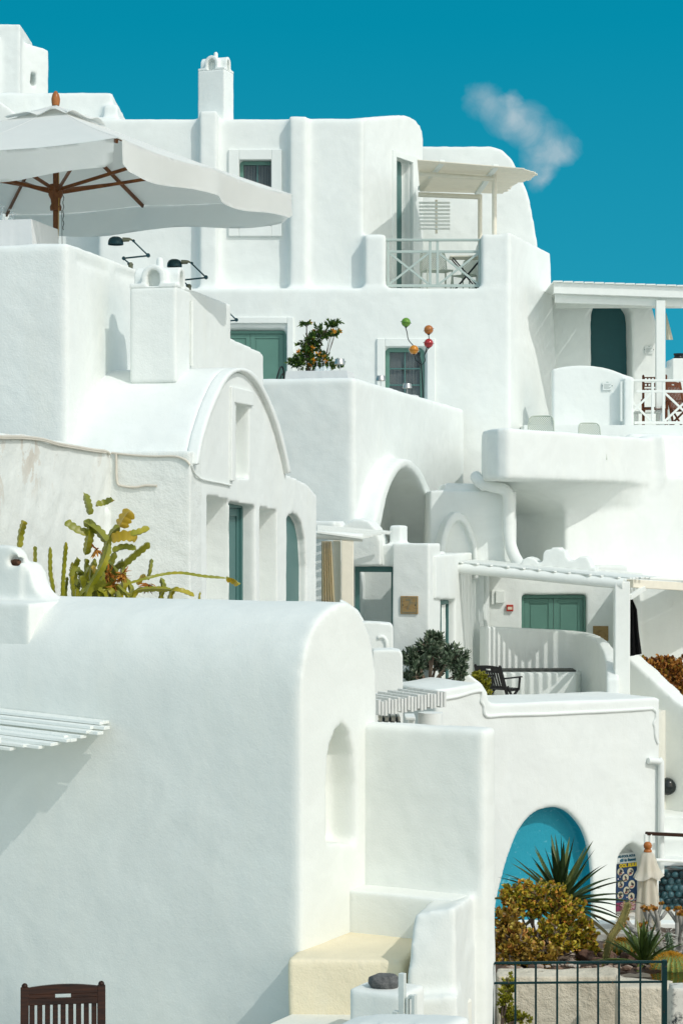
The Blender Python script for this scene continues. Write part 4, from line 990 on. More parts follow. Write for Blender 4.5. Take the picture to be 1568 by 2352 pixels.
m = N('stained_whitewash'); a = m.noise(5, 7, .7); m.base(m.ramp(a, [(.38, (.012, .022, .028)), (.46, (.62, .60, .54)), (.68, (.66, .64, .58)), (.74, (.25, .12, .07))])); m.set(Roughness=.9); m.normal(m.bump(a, .02))
s = B(); box(s, X(1536, 17.3), X(1650, 17.3), 17.3, 17.5, ZE - 6, Zat(2290, 17.3)); box(s, X(1545, 17.2), X(1650, 17.2), 17.25, 17.48, ZE - 5, Zat(2268, 17.3)); plaster('body', sculpt(s, None, .02, 3, .04), m.m, tGk)
m = N('dark_rocky_soil'); a = m.noise(6, 8, .75); m.base(m.ramp(a, [(.3, (.035, .022, .016)), (.55, (.12, .075, .05)), (.75, (.26, .19, .14))])); m.set(Roughness=.95); m.normal(m.bump(m.noise(14, 8, .8), .05)); SOIL = m.m
def gz(x, y):
    """garden soil height"""
    f = (y - 19.5) / 13.0
    return Zat(2222, 19.6) * (1 - f) + Zat(2132, 32.5) * f - .03
b = B(); n1, n2 = 34, 60; g = []
for j in range(n2 + 1):
    Y = 19.4 + 13.2 * j / n2; row = []
    for i in range(n1 + 1):
        x = X(1080 + 560 * i / n1, Y); row.append(b.verts.new((x, Y, gz(x, Y) + .10 * noise.noise(Vector((x * 1.7, Y * 1.7, 0))) + .04 * noise.noise(Vector((x * 6, Y * 6, 3))) - (.25 if i == 0 else 0))))
    g.append(row)
for j in range(n2):
    for i in range(n1): b.faces.new((g[j][i], g[j][i+1], g[j+1][i+1], g[j+1][i]))
o = top('garden_soil', b, SOIL, None, None, kind='structure', smooth=60)
# general ground: one sheet climbing the hill
m = N('pale_ground'); a = m.noise(.6, 7, .7); m.base(m.ramp(a, [(.3, (.30, .27, .22)), (.7, (.48, .45, .39))])); m.set(Roughness=.95); m.normal(m.bump(m.noise(3, 8), .05))
b = B(); xs = [-400, -120, -40, -20, -10, -4, 0, 4, 8, 14, 24, 45, 120, 400]; ys = [-60, 0, 8, 12, 18, 20, 33, 38, 41, 44, 48, 54, 70, 140, 500]
zz_ = {-60: -6.4, 0: -6.2, 8: -6.1, 12: -6.0, 18: -5.9, 20: -5.9, 33: -7.3, 38: -7.3, 41: -4.6, 44: -3.2, 48: -1.0, 54: 1.2, 70: 2.0, 140: 2.0, 500: -40}
g = [[b.verts.new((x, y, ZE + zz_[y])) for x in xs] for y in ys]
for j in range(len(ys) - 1):
    for i in range(len(xs) - 1): b.faces.new((g[j][i], g[j][i+1], g[j+1][i+1], g[j+1][i]))
o = top('ground', b, m.m, None, None, kind='structure', loc=Vector((0, 0, ZE - 6.2)))
b = B(); box(b, X(1100, 34), X(1700, 34), 30.8, 36, ZE - 7.9, ZE - 6.88); top('pool_terrace', b, CREAML, None, None, kind='structure')
# =====================================================================  furniture and fittings
b = B(); box(b, -22, FA.W(uA, vA)[0] - .55, 6, 15.6, ZE - 5.5, ZE - 4.25); 
top('courtyard', b, CREAML, None, None, kind='structure')
def sheet(bm, grid):
    vs = [[bm.verts.new(p) for p in row] for row in grid]
    for j in range(len(vs) - 1):
        for i in range(len(vs[0]) - 1): bm.faces.new((vs[j][i], vs[j][i+1], vs[j+1][i+1], vs[j+1][i]))
    return bm
def thick(bm, t): bmesh.ops.solidify(bm, geom=bm.faces[:], thickness=t); return bm
# ---- folding slat chair (local: back at y=0, seat towards +y, z up)
def slat_chair(name, label, loc, rz, mat, tilt=.22, group=None, holes=False, arms=False, hgt=1.0):
    t = free(name, label, 'chair', loc, rz, group)
    w = .27
    def bk(x, h): return Vector((x, -.02 - tilt * (h - .42), h))
    for sx in (-1, 1):
        b = B(); pts = [bk(sx * w, .08), bk(sx * w, .5), bk(sx * w, hgt - .02), bk(sx * w, hgt + .012)]
        bar(b, pts[0], pts[2], .032, .058, (1, 0, 0))
        lathe(b, [(0, 0), (.024, 0), (.022, .014), (.012, .024), (0, .028)], 10, pts[2]); part('back_post', b, mat, t, .006)
    # crowned top rail with hand slot
    b = B(); n = 16
    def rail(x0, x1, zlo, zhi):
        prev = None
        for i in range(n + 1):
            x = x0 + (x1 - x0) * i / n; up = .022 * (1 - (x / w) ** 2)
            a = bk(x, zlo); c_ = bk(x, (zhi + up) if zhi >= hgt - .03 else zhi); row = [b.verts.new(p + Vector((0, d, 0))) for p, d in ((a, -.013), (a, .013), (c_, .013), (c_, -.013))]
            if prev:
                for k in range(4): b.faces.new((prev[k], prev[(k+1) % 4], row[(k+1) % 4], row[k]))
            else: b.faces.new(row)
            prev = row
        b.faces.new(prev[::-1])
    z0, z1 = hgt - .145, hgt - .03
    if holes:
        for zz in (hgt - .10, hgt - .24, hgt - .38):
            rail(-w, w, zz - .05, zz - .024); rail(-w, w, zz + .024, zz + .05)
            for k in range(7): x = -w + .02 + (2 * w - .04) * k / 6; rail(x - .02, x + .02, zz - .024, zz + .024)
    else:
        rail(-w + .02, w - .02, z0, z0 + .045); rail(-w + .02, -.055, z0 + .045, z0 + .072); rail(.055, w - .02, z0 + .045, z0 + .072); rail(-w + .02, w - .02, z0 + .072, z1)
    part('top_rail', b, mat, t, .004)
    if not holes:
        for k in range(9):
            x = -w + .052 + (2 * w - .104) * k / 8; b = B(); bar(b, bk(x, .50), bk(x, z0 + .005), .014, .037, (1, 0, 0)); part('slat', b, mat, t, .003)
    b = B(); bar(b, bk(-w, .48), bk(w, .48), .03, .05); part('lower_rail', b, mat, t, .004)
    b = B()
    for k in range(8): y = .02 + k * .056; box(b, -w + .02, w - .02, y, y + .045, .425, .443)
    for sx in (-1, 1): box(b, sx * (w - .03) - .015, sx * (w - .03) + .015, 0, .46, .395, .424)
    part('seat', b, mat, t, .003)
    for sx in (-1, 1):
        b = B(); bar(b, (sx * (w - .02), .40, .41), (sx * (w - .02), -.16, 0.0), .045, .028, (1, 0, 0)); part('leg', b, mat, t, .004)
        b = B(); bar(b, (sx * (w + .02), -.0, .50), (sx * (w + .02), .38, 0.0), .045, .028, (1, 0, 0)); part('leg', b, mat, t, .004)
        if arms:
            b = B(); box(b, sx * (w + .03) - .03, sx * (w + .03) + .03, -.12, .45, .64, .665); part('armrest', b, mat, t, .008)
            b = B(); bar(b, (sx * (w + .03), .36, .42), (sx * (w + .03), .40, .64), .03, .03); part('arm_post', b, mat, t)
    return t
cp = P(139, 2281, 14.0)
slat_chair('slatted_chair', 'dark teak slatted chair with hand slot standing in front of the blank wall', (cp.x, 14.0 + .13, ZE - 4.25), R(8) + math.pi, TEAK, .2, hgt=cp.z - (ZE - 4.25) + .01)
# ---- big parasol
ux, uy = Xat(128, 27.0), 27.0
UF = ZE + 2.63
tU_ = free('open_parasol', 'large open white square parasol with wooden ribs on the tower terrace', 'parasol', (ux, uy, UF))
zA = Zat(245, 27.0) - UF; zE_ = ZE + 4.56 - UF
d1, d2 = Vector((1.18, -3.0, 0)), Vector((3.16, 1.24, 0))
corners = [d1, d2, -d1, -d2]
ends8 = []
for k in range(4): ends8 += [corners[k], (corners[k] + corners[(k+1) % 4]) * .5]
apex = Vector((0, 0, zA))
def can(a, bnd, s, t_):
    """point on the canopy wedge: s 0 apex..1 edge, t_ across"""
    e = (a * (1 - t_) + bnd * t_); q = e * s
    rise = zA - (zA - zE_) * (s ** .93)
    return Vector((q.x, q.y, rise - .10 * s * math.sin(math.pi * t_) * s * .45 - .02 * math.sin(math.pi * s)))
b = B(); n = 14
for k in range(8):
    a, e = ends8[k], ends8[(k+1) % 8]
    sheet(b, [[can(a, e, .02 + .98 * j / n, i / 10) for i in range(11)] for j in range(n + 1)])
bmesh.ops.remove_doubles(b, verts=b.verts[:], dist=.004); thick(b, .006); part('canopy', b, CANVAS, tU_, smooth=50)
# valance, four cloths with open corners
for k in range(4):
    a, m_, e = ends8[2*k], ends8[2*k+1], ends8[(2*k+2) % 8]
    grid = []
    for j in range(9):
        row = []
        for i in range(41):
            f = .012 + .976 * i / 40; f2 = f * 2
            p = can(a, m_, 1, f2) if f2 <= 1 else can(m_, e, 1, f2 - 1)
            out_ = (m_.normalized()); h = j / 8
            fold = .035 * math.sin(f * 17) * math.sin(f * math.pi) + .05 * math.exp(-((f - .5) / .05) ** 2) - .03 * math.exp(-((f - .56) / .05) ** 2) + .03 * math.exp(-((f - .06) / .05) ** 2) + .03 * math.exp(-((f - .94) / .05) ** 2)
            drop = .36 * (1 - .25 * math.exp(-(f / .02) ** 2) - .25 * math.exp(-((1 - f) / .02) ** 2) + .10 * math.sin(2 * math.pi * f2))
            row.append(p + out_ * (.012 + fold * h) + Vector((0, 0, -drop * h + .004)))
        grid.append(row)
    b = sheet(B(), grid); thick(b, .005); part('valance', b, VALANCE, tU_, smooth=60)
for k in range(8):
    part('seam', tube(B(), [can(ends8[k], ends8[k], .02 + .98 * j / 10, 0) + Vector((0, 0, .004)) for j in range(11)], .0055, 5), CANVAS, tU_)
b = B(); vs_r = []
for k in range(8):
    a, e = ends8[k], ends8[(k+1) % 8]; grid = []
    for j in range(6):
        grid.append([])
        for i in range(9):
            p = can(a, e, .015 + .19 * j / 5, i / 8); p.z += .03 + .06 * (j / 5) ** 2 * (.25 + abs(math.sin(math.pi * i / 8)) ** 1.5 + .25 * math.sin(k * 2.3 + i)) ; grid[-1].append(p)
    sheet(b, grid)
bmesh.ops.remove_doubles(b, verts=b.verts[:], dist=.004); thick(b, .005); part('vent_cap', b, CANVAS, tU_, smooth=60)
OAK = woodmat('varnished_wood', (.10, .035, .012), (.24, .09, .03), .35, (6, 6, 6))
b = lathe(B(), [(0, zA + .02), (.05, zA + .02), (.058, zA + .07), (.06, zA + .11), (.045, zA + .17), (.02, zA + .21), (0, zA + .22)], 16); part('finial', b, woodmat('orange_wood', (.30, .10, .03), (.42, .16, .05), .3, (8, 8, 8)), tU_, smooth=60)
zH = Zat(437, 27) - UF
b = lathe(B(), [(0, 0), (.038, 0), (.038, zA - .02), (0, zA - .02)], 14); part('pole', b, OAK, tU_, smooth=50)
b = lathe(B(), [(.04, zH - .27), (.075, zH - .27), (.08, zH - .22), (.062, zH - .18), (.07, zH - .12), (.10, zH - .06), (.10, zH + .05), (.085, zH + .08), (.04, zH + .085)], 18); part('hub', b, OAK, tU_, smooth=40)
for k in range(8):
    e = ends8[k]; f1 = .98
    b = B(); pts = [can(e, e, s_, 0) - Vector((0, 0, .045)) for s_ in (.05, .5, f1)]
    bar(b, pts[0], pts[1], .03, .05); bar(b, pts[1], pts[2], .03, .05); rb = part('rib', b, OAK, tU_, .003)
    b = B(); s_ = .62 if k % 2 == 0 else .70; bar(b, e.normalized() * .09 + Vector((0, 0, zH + (.02 if k % 2 else -.02))), can(e, e, s_, 0) - Vector((0, 0, .06)), .028, .045); sub('strut', b, OAK, rb, tU_, bevel=.003)
b = tube(B(), [(.045, -.03, zH + .3), (.05, -.05, zH - .05), (.045, -.06, zH - .5), (.02, -.06, zH - 1.1)], .006, 6); part('cord', b, paint('yellow_rope', (.45, .27, .07), .8), tU_)
b = tube(B(), [(.085, -.03, zH - .27), (.09, -.03, zH - .72)], .004, 5); lathe(b, [(0, 0), (.014, .01), (.017, .05), (.01, .11), (.003, .14), (0, .14)], 10, (.09, -.03, zH - .85)); part('pull_handle', b, DARKM, tU_, smooth=50)
b = B()
for k in range(26):
    c0 = Vector((.105 + .006 * math.sin(k), -.02, zH - .08 - k * .018)); bmesh.ops.create_cone(b, cap_ends=True, segments=6, radius1=.006, radius2=.006, depth=.015, matrix=Matrix.Translation(c0) @ Matrix.Rotation(k * 1.57, 4, 'Z') @ Matrix.Rotation(.5, 4, 'X'))
part('chain', b, DARKM, tU_)
# ---- cloth covered tables
def cloth_table(label, ctr, w, d, h, rz, drop, group=None, name='laid_table', top_first=0):
    t = free(name, label, 'table', ctr, rz, group)
    b = B(); box(b, -w/2, w/2, -d/2, d/2, h - .03, h - .004); part('tabletop', b, WOODC, t)
    for sx in (-1, 1):
        for sy in (-1, 1): b = B(); box(b, sx * (w/2 - .07) - .025, sx * (w/2 - .07) + .025, sy * (d/2 - .07) - .025, sy * (d/2 - .07) + .025, 0, h - .03); part('leg', b, WOODC, t)
    b = B(); n = 96; rows = []
    def per(i):
        f = (i / n * 4) % 4; k = int(f); q = f - k
        return [Vector((-w/2 + w * q, -d/2, 0)), Vector((w/2, -d/2 + d * q, 0)), Vector((w/2 - w * q, d/2, 0)), Vector((-w/2, d/2 - d * q, 0))][k], q
    for j in range(6):
        row = []
        for i in range(n):
            p, q = per(i); hh = j / 5; cf = math.exp(-(min(q, 1 - q) / .10) ** 2)
            p = p * (1.006 + hh * (.03 + .05 * cf + .018 * math.sin(i * 1.9 + math.sin(i * .7)) + .012 * math.sin(i * .9))); p.z = h - drop * hh * (1 + .12 * cf); row.append(b.verts.new(p))
        rows.append(row)
    for j in range(5):
        for i in range(n): b.faces.new((rows[j][i], rows[j][(i+1) % n], rows[j+1][(i+1) % n], rows[j+1][i]))
    b.faces.new(rows[0]); return t, b
def put_cloth(t, b, label, group='white tablecloths'):
    M = Matrix.Translation(t.obj.location) @ t.obj.rotation_euler.to_matrix().to_4x4()
    for v in b.verts: v.co = M @ v.co
    top('tablecloth', b, LINEN, label, 'tablecloth', smooth=60)
tc1 = P(10, 512, 25.0)
t, b = cloth_table('table under white cloth beneath the open parasol at the left edge', (tc1.x + .0, 25.2, UF), 1.0, .9, tc1.z - UF, R(-13), .5); put_cloth(t, b, 'white draped cloth on the table under the open parasol')
def goblet(loc, label, group, s=1.0, src=[None]):
    if src[0] is None:
        o = free('wine_glass', label, 'glass', loc, 0, group)
        prof = [(0, .205), (.036, .203), (.034, .198), (.006, .19), (.005, .12), (.018, .108), (.036, .085), (.040, .05), (.034, .0), (.0325, .0), (.038, .05), (.034, .084), (.016, .106), (0, .112)]
        part('bowl', lathe(B(), prof[5:], 16), GLASS, o, smooth=60); part('stem', lathe(B(), [(0, .112), (.006, .112), (.0045, .15), (.006, .19), (.034, .199), (.036, .203), (0, .206)], 16), GLASS, o, smooth=60)
        src[0] = o.obj; return o.obj
    c_ = copy_tree(src[0]); c_.location = loc; c_['label'] = label; c_['group'] = group; return c_
tz = tc1.z + .004
GL = 'upturned wine glasses on the laid tables'
goblet((P(8, 512, 25.1).x, 25.0, tz), 'upturned wine glass at the left edge of the table under the open parasol', GL)
goblet((P(20, 512, 25.1).x, 25.25, tz), 'upturned wine glass in the middle of the table under the open parasol', GL)
goblet((P(33, 515, 25.2).x, 25.1, tz - .06), 'upturned wine glass nearest the wooden parasol pole', GL)
# ---- swing arm lamps on the parapet
def swing_lamp(label, loc, s, group, src=[None]):
    if src[0]:
        c_ = copy_tree(src[0]); c_.location = loc; c_.scale = (s, s, s); c_['label'] = label; return c_
    t = free('swing_arm_lamp', label, 'lamp', loc, 0, group); k = 1 / 184.0     # metres per px at 25 m
    def q(x, y, d=0): return Vector(((x - 300) * k, d, (600 - y) * k))
    b = lathe(B(), [(0, 0), (.045, 0), (.045, .012), (.028, .02), (.03, .06), (.036, .075), (.02, .10), (0, .105)], 16); part('base', b, BRASS, t, smooth=40)
    b = B(); bar(b, q(297, 584), q(284, 573), .014, .018); lathe(b, [(0, -.02), (.024, -.02), (.024, .02), (0, .02)], 12, M=Matrix.Translation(q(284, 572)) @ Matrix.Rotation(R(90), 4, 'X')); lathe(b, [(0, -.018), (.02, -.018), (.02, .018), (0, .018)], 12, M=Matrix.Translation(q(296, 585)) @ Matrix.Rotation(R(90), 4, 'X')); part('knuckle', b, LAMPM, t, smooth=40)
    b = tube(B(), [q(284, 572, -.012), q(341, 566, -.012)], .011, 8); part('lower_arm', b, LAMPM, t, smooth=50)
    b = tube(B(), [q(341, 565, .012), q(308, 533, .012)], .010, 8); part('upper_arm', b, LAMPM, t, smooth=50)
    b = lathe(B(), [(0, -.03), (.026, -.03), (.028, 0), (.026, .03), (0, .03)], 14, M=Matrix.Translation(q(341, 565)) @ Matrix.Rotation(R(90), 4, 'X')); lathe(b, [(0, -.02), (.018, -.02), (.018, .02), (0, .02)], 12, M=Matrix.Translation(q(307, 531)) @ Matrix.Rotation(R(90), 4, 'X')); part('elbow', b, LAMPM, t, smooth=40)
    b = tube(B(), [q(307, 531), q(299, 527), q(296, 528), q(281, 528)], [.009, .014, .026, .030], 12); part('socket', b, BRASS, t, smooth=50)
    b = lathe(B(), [(.098, -.05), (.100, -.044), (.096, .0), (.078, .034), (.045, .052), (0, .058), (0, .052), (.044, .046), (.074, .03), (.091, -.002), (.094, -.05), (.098, -.05)], 24, q(265, 531)); part('shade', b, LAMPM, t, smooth=50)
    src[0] = t.obj; return t.obj
LG = 'swing arm lamps on the terrace parapet'
for px, py, lab in ((300, 598, 'dark swing arm desk lamp on the parapet nearest the open parasol'), (434, 664, 'dark swing arm desk lamp rising behind the chimney on the vault')):
    v_ = FK.sv(px, uLt - .12); X_, Y_ = FK.W(uLt - .12, v_); swing_lamp(lab, (X_, Y_, zL - .01), Zat(0, 25) and Y_ / 25.0 * (.95 if px > 400 else 1), LG)
l3 = P(508, 764, 31.5); swing_lamp('dark swing arm lamp of which only the elbow shows beside the upper green door', (l3.x, 31.5, l3.z), 31.5 / 25 * .85, LG)
# ---- restaurant terrace J
JF = zJ - .88
jt = P(735, 853, 37.8)
t, b = cloth_table('laid table with white cloth beside the orange flowering shrub', (jt.x, 38.0, JF), 1.15, .8, jt.z - JF, R(-10), .3); put_cloth(t, b, 'white cloth on the table beside the orange flowering shrub')
for k, (px, dy) in enumerate(((728, .1), (738, .3), (745, -.05), (755, .15))):
    goblet((Xat(px, 37.9), 37.9 + dy, jt.z + .004), ('leftmost', 'second', 'third', 'rightmost')[k] + ' upturned wine glass in the row beside the orange flowering shrub', GL)
def table_lamp(loc, label, src=[None]):
    if src[0]: c_ = copy_tree(src[0]); c_.location = loc; c_['label'] = label; return
    t = free('table_lamp', label, 'lamp', loc, 0, 'small silver table lamps on the terrace')
    part('foot', lathe(B(), [(0, 0), (.05, 0), (.05, .008), (.008, .014), (.007, .2), (0, .2)], 16), SILVER, t, smooth=40)
    part('lamp_shade', lathe(B(), [(.10, .15), (.105, .155), (.085, .25), (.08, .255), (0, .258), (0, .25), (.076, .247), (.097, .15), (.10, .15)], 24), SILVER, t, smooth=40); src[0] = t.obj
table_lamp((Xat(780, 38), 38.05, jt.z + .004), 'silver table lamp right of the upturned glasses by the flowering shrub')
for px, py, Y, lab in ((874, 892, 40.7, 'silver table lamp at the left side of the lower curtained window'), (935, 908, 43.4, 'silver table lamp in front of the lower curtained window')):
    p = P(px, py, Y); t, b = cloth_table('small cloth covered table under the ' + ('left' if px < 900 else 'right') + ' silver lamp behind the parapet', (p.x, Y, JF), .42, .42, p.z - JF, R(-14), .25); put_cloth(t, b, 'white cloth under the ' + ('left' if px < 900 else 'right') + ' of the two lamps behind the parapet'); table_lamp((p.x, Y, p.z + .004), lab)
# bentwood chair
bc = P(637, 842, 39.3); t = free('bistro_chair', 'black bentwood bistro chair in front of the upper green double door', 'chair', (bc.x, 39.3, JF), R(60))
hh = bc.z - JF
def arcp(w, z0, z1, y): return [(w * math.cos(a_) * (1 if math.sin(a_) > 0 else 1), y - .1 * max(0, math.sin(a_)), z0 + (z1 - z0) * math.sin(a_)) for a_ in [math.pi * k / 14 for k in range(15)]]
part('back_hoop', tube(B(), [(.2, 0, 0)] + arcp(.2, .45, hh, 0) + [(-.2, 0, 0)], .016, 8), DARKM, t, smooth=50); part('inner_hoop', tube(B(), arcp(.12, .45, hh - .14, -.02), .012, 8), DARKM, t, smooth=50)
part('seat', lathe(B(), [(0, .44), (.2, .44), (.21, .455), (.2, .47), (0, .465)], 20, (0, .2, 0)), DARKM, t, smooth=40)
for sx in (-1, 1): part('leg', tube(B(), [(sx * .15, .32, .44), (sx * .18, .38, 0)], .015, 8), DARKM, t, smooth=40)
# ---- glass globe sculpture
gY = 43.8
tS_ = free('globe_sculpture', 'metal plant sculpture with four coloured glass globes in front of the lower curtained window', 'sculpture', (Xat(970, gY), gY, JF))
def gq(x, y, d=0): return Vector((Xat(x, gY) - Xat(970, gY), d, Zat(y, gY) - JF))
part('stem', tube(B(), [gq(971, 1020), gq(971, 900), gq(968, 850), gq(967, 836)], .016, 8), DARKM, tS_, smooth=50)
stems = [[(967, 836), (955, 828), (952, 818)], [(967, 836), (962, 815), (950, 795), (938, 780), (934, 762), (931, 752)], [(968, 838), (976, 828), (975, 815), (983, 800)], [(975, 815), (979, 800), (985, 790), (984, 768)]]
for st in stems: part('stem', tube(B(), catmull([gq(x, y, random.uniform(-.05, .05)) for x, y in st], 6), .010, 6), DARKM, tS_, smooth=50)
for (x, y, c1, nm, tilt) in ((932, 740, (.12, .28, .01), 'green glass globe', .15), (984, 757, (.42, .13, .01), 'brown orange glass globe', -.25), (984, 788, (.42, .008, .012), 'red glass globe', .12), (950, 803, (.60, .22, .0), 'amber glass globe', .1)):
    c0 = gq(x, y); m = N(nm.replace(' ', '_')); m.base(c1); m.set(Roughness=.08); m.p.inputs['Coat Weight'].default_value = .8
    b = B(); bmesh.ops.create_uvsphere(b, u_segments=24, v_segments=16, radius=.104, matrix=Matrix.Translation(c0)); g_ = part('globe', b, m.m, tS_, smooth=80, label=nm)
    b = lathe(B(), [(.088, -.004), (.125, -.006), (.128, 0), (.125, .004), (.088, .004)], 28, M=Matrix.Translation(c0 - Vector((0, 0, .0))) @ Matrix.Rotation(tilt, 4, 'Y')); sub('ring', b, m.m, g_, tS_, smooth=30)
    b = lathe(B(), [(0, -.12), (.02, -.115), (.05, -.085), (.062, -.068), (.05, -.06), (0, -.06)], 14, c0); sub('cup', b, DARKM, g_, tS_, smooth=50)
# ---- resin mesh chairs
RESIN = paint('grey_green_resin', (.50, .55, .47), .5, .05, 0)
def mesh_chair(label, loc, rz, s=1.0, src=[None], group='woven resin chairs'):
    if src[0]:
        c_ = copy_tree(src[0]); c_.location = loc; c_.rotation_euler = (0, 0, rz); c_.scale = (s, s, s); c_['label'] = label; return c_
    t = free('resin_chair', label, 'chair', loc, rz, group); w = .26
    def S(u, h): return Vector((u * (w - .02 * (h - .45) / .4), -.03 - .16 * (h - .45) + .07 * (u * u), h))
    def ztop(u): return .82 + .03 * (1 - u ** 4) - (.05 * max(0, (abs(u) - .8) / .2) ** 2)
    b = tube(B(), [S(-1, .45)] + [S(-1, .45 + .35 * k / 5) for k in range(1, 5)] + [S(u, ztop(u)) for u in [-.95 + 1.9 * k / 12 for k in range(13)]] + [S(1, .8 - .35 * k / 5) for k in range(1, 5)] + [S(1, .45)], .014, 8); part('back_frame', b, RESIN, t, smooth=60)
    b = B(); n = 13
    for sgn in (1, -1):
        for k in range(-n, n + 1):
            pts = []
            for q in range(12):
                h = .46 + .38 * q / 11; u = k / n * 2 + sgn * (h - .65) * 3.6
                if abs(u) <= 1 and h <= ztop(u): pts.append(S(u, h) + Vector((0, .003 * sgn, 0)))
            if len(pts) > 1: tube(b, pts, .0075, 4, True)
    part('mesh_back', b, RESIN, t)
    b = B(); box(b, -w, w, 0, .44, .43, .45); part('seat', b, RESIN, t, .008)
    for sx in (-1, 1):
        for y0, y1 in ((.03, -.05), (.41, .46)): part('leg', tube(B(), [(sx * (w - .02), y0, .44), (sx * w, y1, 0)], .016, 8), RESIN, t, smooth=50)
    src[0] = t.obj; return t.obj
bf = zb1 - .5
for px, py, Y, rz, lab in ((1242, 956, 39.4, R(-12), 'left of the two resin mesh chairs peeping over the rounded balcony wall'), (1353, 971, 40.4, R(10), 'right of the two resin mesh chairs peeping over the rounded balcony wall')):
    p = P(px, py, Y); mesh_chair(lab, (p.x, Y, bf), math.pi + rz, (p.z - bf) / .85)
# upper balcony of the main house
mesh_chair('woven chair facing left behind the left half of the upper balcony railing', (Xat(995, 48.12), 48.34, zl), math.pi + R(15), 1.28)
mesh_chair('woven chair at the right end behind the upper balcony railing', (Xat(1085, 48.34), 48.56, zl), math.pi + R(-40), 1.1)
t = free('balcony_table', 'folding white table behind the upper balcony railing', 'table', (Xat(1072, 47.68), 47.68, zl))
part('tabletop', box(B(), -.42, .42, -.3, .3, .82, .85), WOODC, t, .006)
for sy in (-.2, .2):
    part('leg', bar(B(), (-.35, sy, 0), (.35, sy, .82), .03, .03), DARKM, t); part('leg', bar(B(), (.35, sy + .03, 0), (-.35, sy + .03, .82), .03, .03), DARKM, t)
def railing(name, label, x0, x1, yt, yb, Y, mat, nx, yt1=None, posts=(.0, 1.0), crosses=((.0, .46), (.54, 1.0)), end_w=.05):
    X0, X1 = Xat(x0, Y), Xat(x1, Y); z1 = Zat(yt, Y); z0 = Zat(yb, Y); h = z1 - z0; W_ = X1 - X0
    t = free(name, label, 'railing', (X0 + W_ / 2, Y, z0))
    b = box(B(), X0 - .04 - (X0 + W_/2), X1 + .04 - (X0 + W_/2), -.05, .05, h - .055, h); part('top_rail', b, mat, t, .012)
    xo = -W_ / 2
    zm = h * .76
    b = box(B(), xo + .04, xo + W_ - .04, -.028, .028, zm - .06, zm); part('middle_rail', b, mat, t, .006)
    b = box(B(), xo, xo + W_, -.03, .03, 0, .065); part('bottom_rail', b, mat, t, .006)
    for f in sorted({c_ for p_ in crosses for c_ in p_}):
        x = xo + .03 + (W_ - .06) * f; part('post', box(B(), x - .03, x + .03, -.031, .031, .065, h - .055), mat, t, .006)
    for a, c_ in crosses:
        xa = xo + .03 + (W_ - .06) * a + .03; xb = xo + .03 + (W_ - .06) * c_ - .03
        part('brace', bar(B(), (xa, -.004, .07), (xb, -.004, zm - .065), .042, .05), mat, t, .004); part('brace', bar(B(), (xa, .004, zm - .065), (xb, .004, .07), .042, .05), mat, t, .004)
    return t
railing('balcony_railing', 'sage green railing with crossed braces on the upper balcony of the main house', 888, 1104, 548, 659, 46.97, SAGE, 2)
railing('terrace_railing', 'white railing with crossed braces in front of the red teak chairs at the right', 1456, 1640, 871, 974, 46.70, WOODW, 2, crosses=((-.18, .22), (.36, .78), (.9, 1.2)))
# upper pergola
tMP = free('balcony_pergola', 'cream slatted pergola on two white posts over the upper balcony', 'pergola', (Xat(1120, 48.34), 48.34, zl))
o0 = Vector((Xat(1120, 48.34), 48.34, zl))
def W3(px, py, Y): return P(px, py, Y) - o0
part('post', tube(B(), [W3(1135, 640, 47.47), W3(1135, 402, 47.47)], .058, 12), WOODC, tMP, smooth=50)
part('post', tube(B(), [W3(1102, 640, 49.65), W3(1102, 446, 49.65)], .055, 12), WOODC, tMP, smooth=50)
for (y, Y, x0, x1, y1) in ((398, 47.47, 962, 1136, 411), (446, 49.65, 960, 1105, 452)): part('beam', tube(B(), [W3(x0, y, Y), W3(x1, y1, Y)], .06, 12), WOODC, tMP, smooth=50)
for xa, ya, xb, yb in ((1015, 371, 975, 393), (1138, 381, 1105, 404)):
    part('rafter', bar(B(), W3(xa, ya, 46.59), W3(xb - 10, yb + 40, 50.20), .14, .10), WOODW, tMP, .02)
ns = 40
for k in range(ns):
    f = k / (ns - 1); Y = 46.43 + 3.6 * f; yl = 367 + (438 - 367) * f; yr = 390 + (446 - 390) * f; xr = 1185 + 45 * math.sin(min(1, f * 1.4 + .15) * math.pi) - 60 * max(0, f - .55) + random.uniform(-5, 4)
    part('slat', bar(B(), W3(958 + 6 * f, yl, Y), W3(xr, yr - 3, Y), .075, .02), WOODC, tMP, .002)
tLt = free('slat_screen', 'small white slatted screen hanging under the upper balcony pergola', 'screen', (Xat(1000, 49.87), 49.87, Zat(528, 49.87)))
for k in range(8): part('slat', box(B(), Xat(962, 49.87) - Xat(1000, 49.87), Xat(1033, 49.87) - Xat(1000, 49.87), -.012, .012, (7 - k) * .092 + .01, (7 - k) * .092 + .062), WOODW, tLt, .003)
for dx in (-.0,): part('upright', box(B(), dx - .03 + .02, dx + .03 + .02, .013, .045, -.08, .76), WOODC, tLt, .004)
